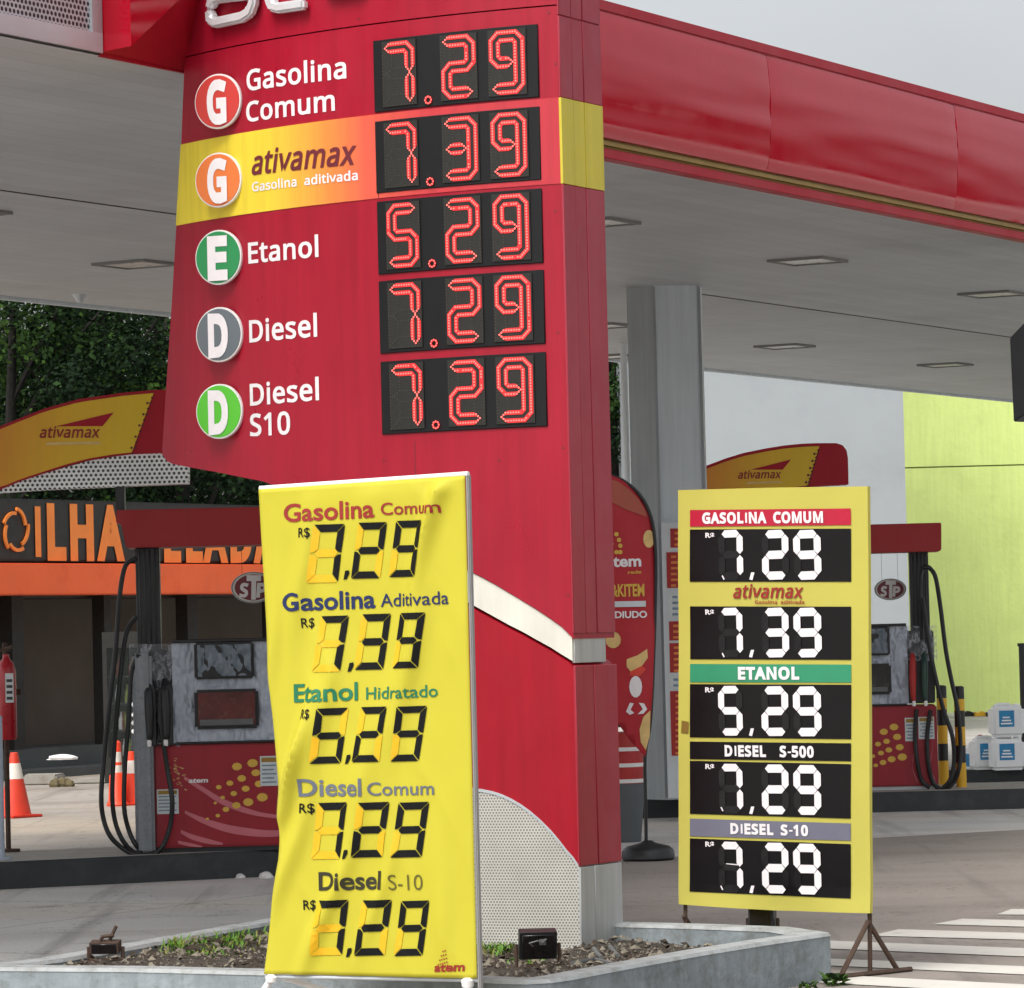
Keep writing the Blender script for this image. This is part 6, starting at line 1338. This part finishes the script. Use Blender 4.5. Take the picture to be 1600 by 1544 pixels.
# jugs
J0 = G(1574, 1203, .13)
def jug():
    t = thing('jug', 'white plastic jug with blue label on the jug island, bottom one of the stack', 'jug', J0, R_(6), 'white jugs by the right edge')
    mb = MB(); mb.box((-.165, -.12, 0), (.165, .12, .305)); mb.build('body', 'jug', t, local=True, bevel=.035, seg=3)
    mb = MB(); mb.box((-.10, -.123, .10), (.05, -.1195, .26)); lb = mb.build('label_sheet', 'juglabel', t, local=True)
    mb = MB()
    for k in range(3): mb.box((-.085 + .01 * k, -.1255, .125 + k * .03), (.03 - .012 * k, -.123, .14 + k * .03))
    mb.build('label_print', 'jug', lb, local=True)
    mb = MB(); mb.tube(spline([(-.11, 0, .29), (-.10, 0, .315), (-.02, 0, .32), (.03, 0, .315), (.04, 0, .29)], 4), .016, n=8); mb.build('handle', 'jug', t, local=True, smooth=True)
    mb = MB(); mb.lathe((.10, 0, .295), [(.035, 0), (.035, .022), (.03, .028)], n=16); mb.build('cap', 'jug', t, local=True, smooth=True)
    return t
J = jug(); kx = J0.y / FPX
for dx, dy, dz, lab in ((.005, .0, .325, 'white plastic jug with blue label stacked on top of another jug'), (-.16, .26, 0, 'white plastic jug half hidden behind the bottom jug of the stack'), (.40, .02, 0, 'white plastic jug at the right end of the jug island')):
    q = copy_tree(J); q.location = J0 + Vector((dx, dy, dz)); q['label'] = lab
P = G(1519, 1202, .13); bt2 = thing('bottle', 'small white bottle with blue label beside the striped bollard', 'bottle', P)
mb = MB(); mb.lathe(P, [(.055, 0), (.062, .01), (.062, .17), (.05, .215), (.03, .235), (.03, .255)], n=20); mb.build('body', 'jug', bt2, smooth=True)
mb = MB(); mb.lathe(P, [(.0625, .03), (.0635, .035), (.0635, .15), (.0625, .155)], n=20); mb.build('label_sleeve', 'juglabel', bt2, smooth=True)
P = G(1537, 1199, .13); P.y += .25; bt3 = thing('bottle', 'red brown bottle standing between the small white bottle and the jugs', 'bottle', P)
mb = MB(); mb.lathe(P, [(.04, 0), (.045, .01), (.048, .16), (.035, .22), (.018, .25), (.018, .29)], n=18); mb.build('body', 'brownbottle', bt3, smooth=True); mb = MB(); mb.lathe(P + Vector((0, 0, .29)), [(.022, 0), (.022, .03)], n=14); mb.build('cap', 'noticered', bt3)
P = D(1598, 1060, 39.9); o = MB(); o.tube([(P.x + .06, P.y + .5, .13), (P.x + .06, P.y + .5, 1.35)], .03, n=10); o.tube([(P.x + .02, P.y + .5, 1.35), (P.x + .3, P.y + .5, 1.35)], .016, n=8); o = o.build('rail_post', 'pumpdark', smooth=True); tag(o, 'thin dark rail post at the right edge behind the jugs', 'post')

# ================================================================== TREES BEHIND
def tree(label, X, Y, H, Rc, zb_, seed, nleaf=5200, lsz=.13, tone=0):
    r = random.Random(seed); t = thing('broadleaf_tree', label, 'tree', (X, Y, 0), group='dark trees behind the shop')
    mb = MB(); mb.tube([(0, 0, -.1), (.1, .05, H * .25), (-.05, .1, H * .5), (.05, 0, H * .75)], [.15, .12, .09, .05], n=9)
    tips = []
    for k in range(9):
        a = r.uniform(0, 6.28); z0 = H * r.uniform(.22, .6); e = Vector((math.cos(a) * Rc * .7, math.sin(a) * Rc * .7, z0 + H * r.uniform(.1, .3))); mb.tube([(0, .05, z0), e * .5 + Vector((0, 0, z0 * .55)), e], [.05, .035, .015], n=6); tips.append(e)
    mb.build('trunk', 'bark', t, local=True, smooth=True)
    mb = MB(); cl = []
    for k in range(46):
        for _ in range(30):
            p = Vector((r.uniform(-1, 1), r.uniform(-1, 1), r.uniform(-1, 1)))
            if .35 < p.length < 1: break
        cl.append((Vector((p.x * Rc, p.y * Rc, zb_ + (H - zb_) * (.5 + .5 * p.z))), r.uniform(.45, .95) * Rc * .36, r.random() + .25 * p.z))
    for k in range(nleaf):
        c_, cr, tn = cl[r.randrange(len(cl))]
        d = Vector((r.gauss(0, 1), r.gauss(0, 1), r.gauss(0, .8))).normalized(); p = c_ + d * cr * r.uniform(.55, 1.08)
        a = Vector((r.gauss(0, 1), r.gauss(0, 1), r.gauss(-.3, .7))).normalized(); b = a.cross(d + Vector((.01, .02, .3))).normalized(); s = lsz * r.uniform(.6, 1.3)
        tip = p + a * s; m1 = p + a * s * .45 + b * s * .33; m2 = p + a * s * .45 - b * s * .33
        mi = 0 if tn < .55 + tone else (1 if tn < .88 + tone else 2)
        if r.random() < .12: mi = min(2, mi + 1)
        mb.add([p, m1, tip, m2], [(0, 1, 2, 3)], mi)
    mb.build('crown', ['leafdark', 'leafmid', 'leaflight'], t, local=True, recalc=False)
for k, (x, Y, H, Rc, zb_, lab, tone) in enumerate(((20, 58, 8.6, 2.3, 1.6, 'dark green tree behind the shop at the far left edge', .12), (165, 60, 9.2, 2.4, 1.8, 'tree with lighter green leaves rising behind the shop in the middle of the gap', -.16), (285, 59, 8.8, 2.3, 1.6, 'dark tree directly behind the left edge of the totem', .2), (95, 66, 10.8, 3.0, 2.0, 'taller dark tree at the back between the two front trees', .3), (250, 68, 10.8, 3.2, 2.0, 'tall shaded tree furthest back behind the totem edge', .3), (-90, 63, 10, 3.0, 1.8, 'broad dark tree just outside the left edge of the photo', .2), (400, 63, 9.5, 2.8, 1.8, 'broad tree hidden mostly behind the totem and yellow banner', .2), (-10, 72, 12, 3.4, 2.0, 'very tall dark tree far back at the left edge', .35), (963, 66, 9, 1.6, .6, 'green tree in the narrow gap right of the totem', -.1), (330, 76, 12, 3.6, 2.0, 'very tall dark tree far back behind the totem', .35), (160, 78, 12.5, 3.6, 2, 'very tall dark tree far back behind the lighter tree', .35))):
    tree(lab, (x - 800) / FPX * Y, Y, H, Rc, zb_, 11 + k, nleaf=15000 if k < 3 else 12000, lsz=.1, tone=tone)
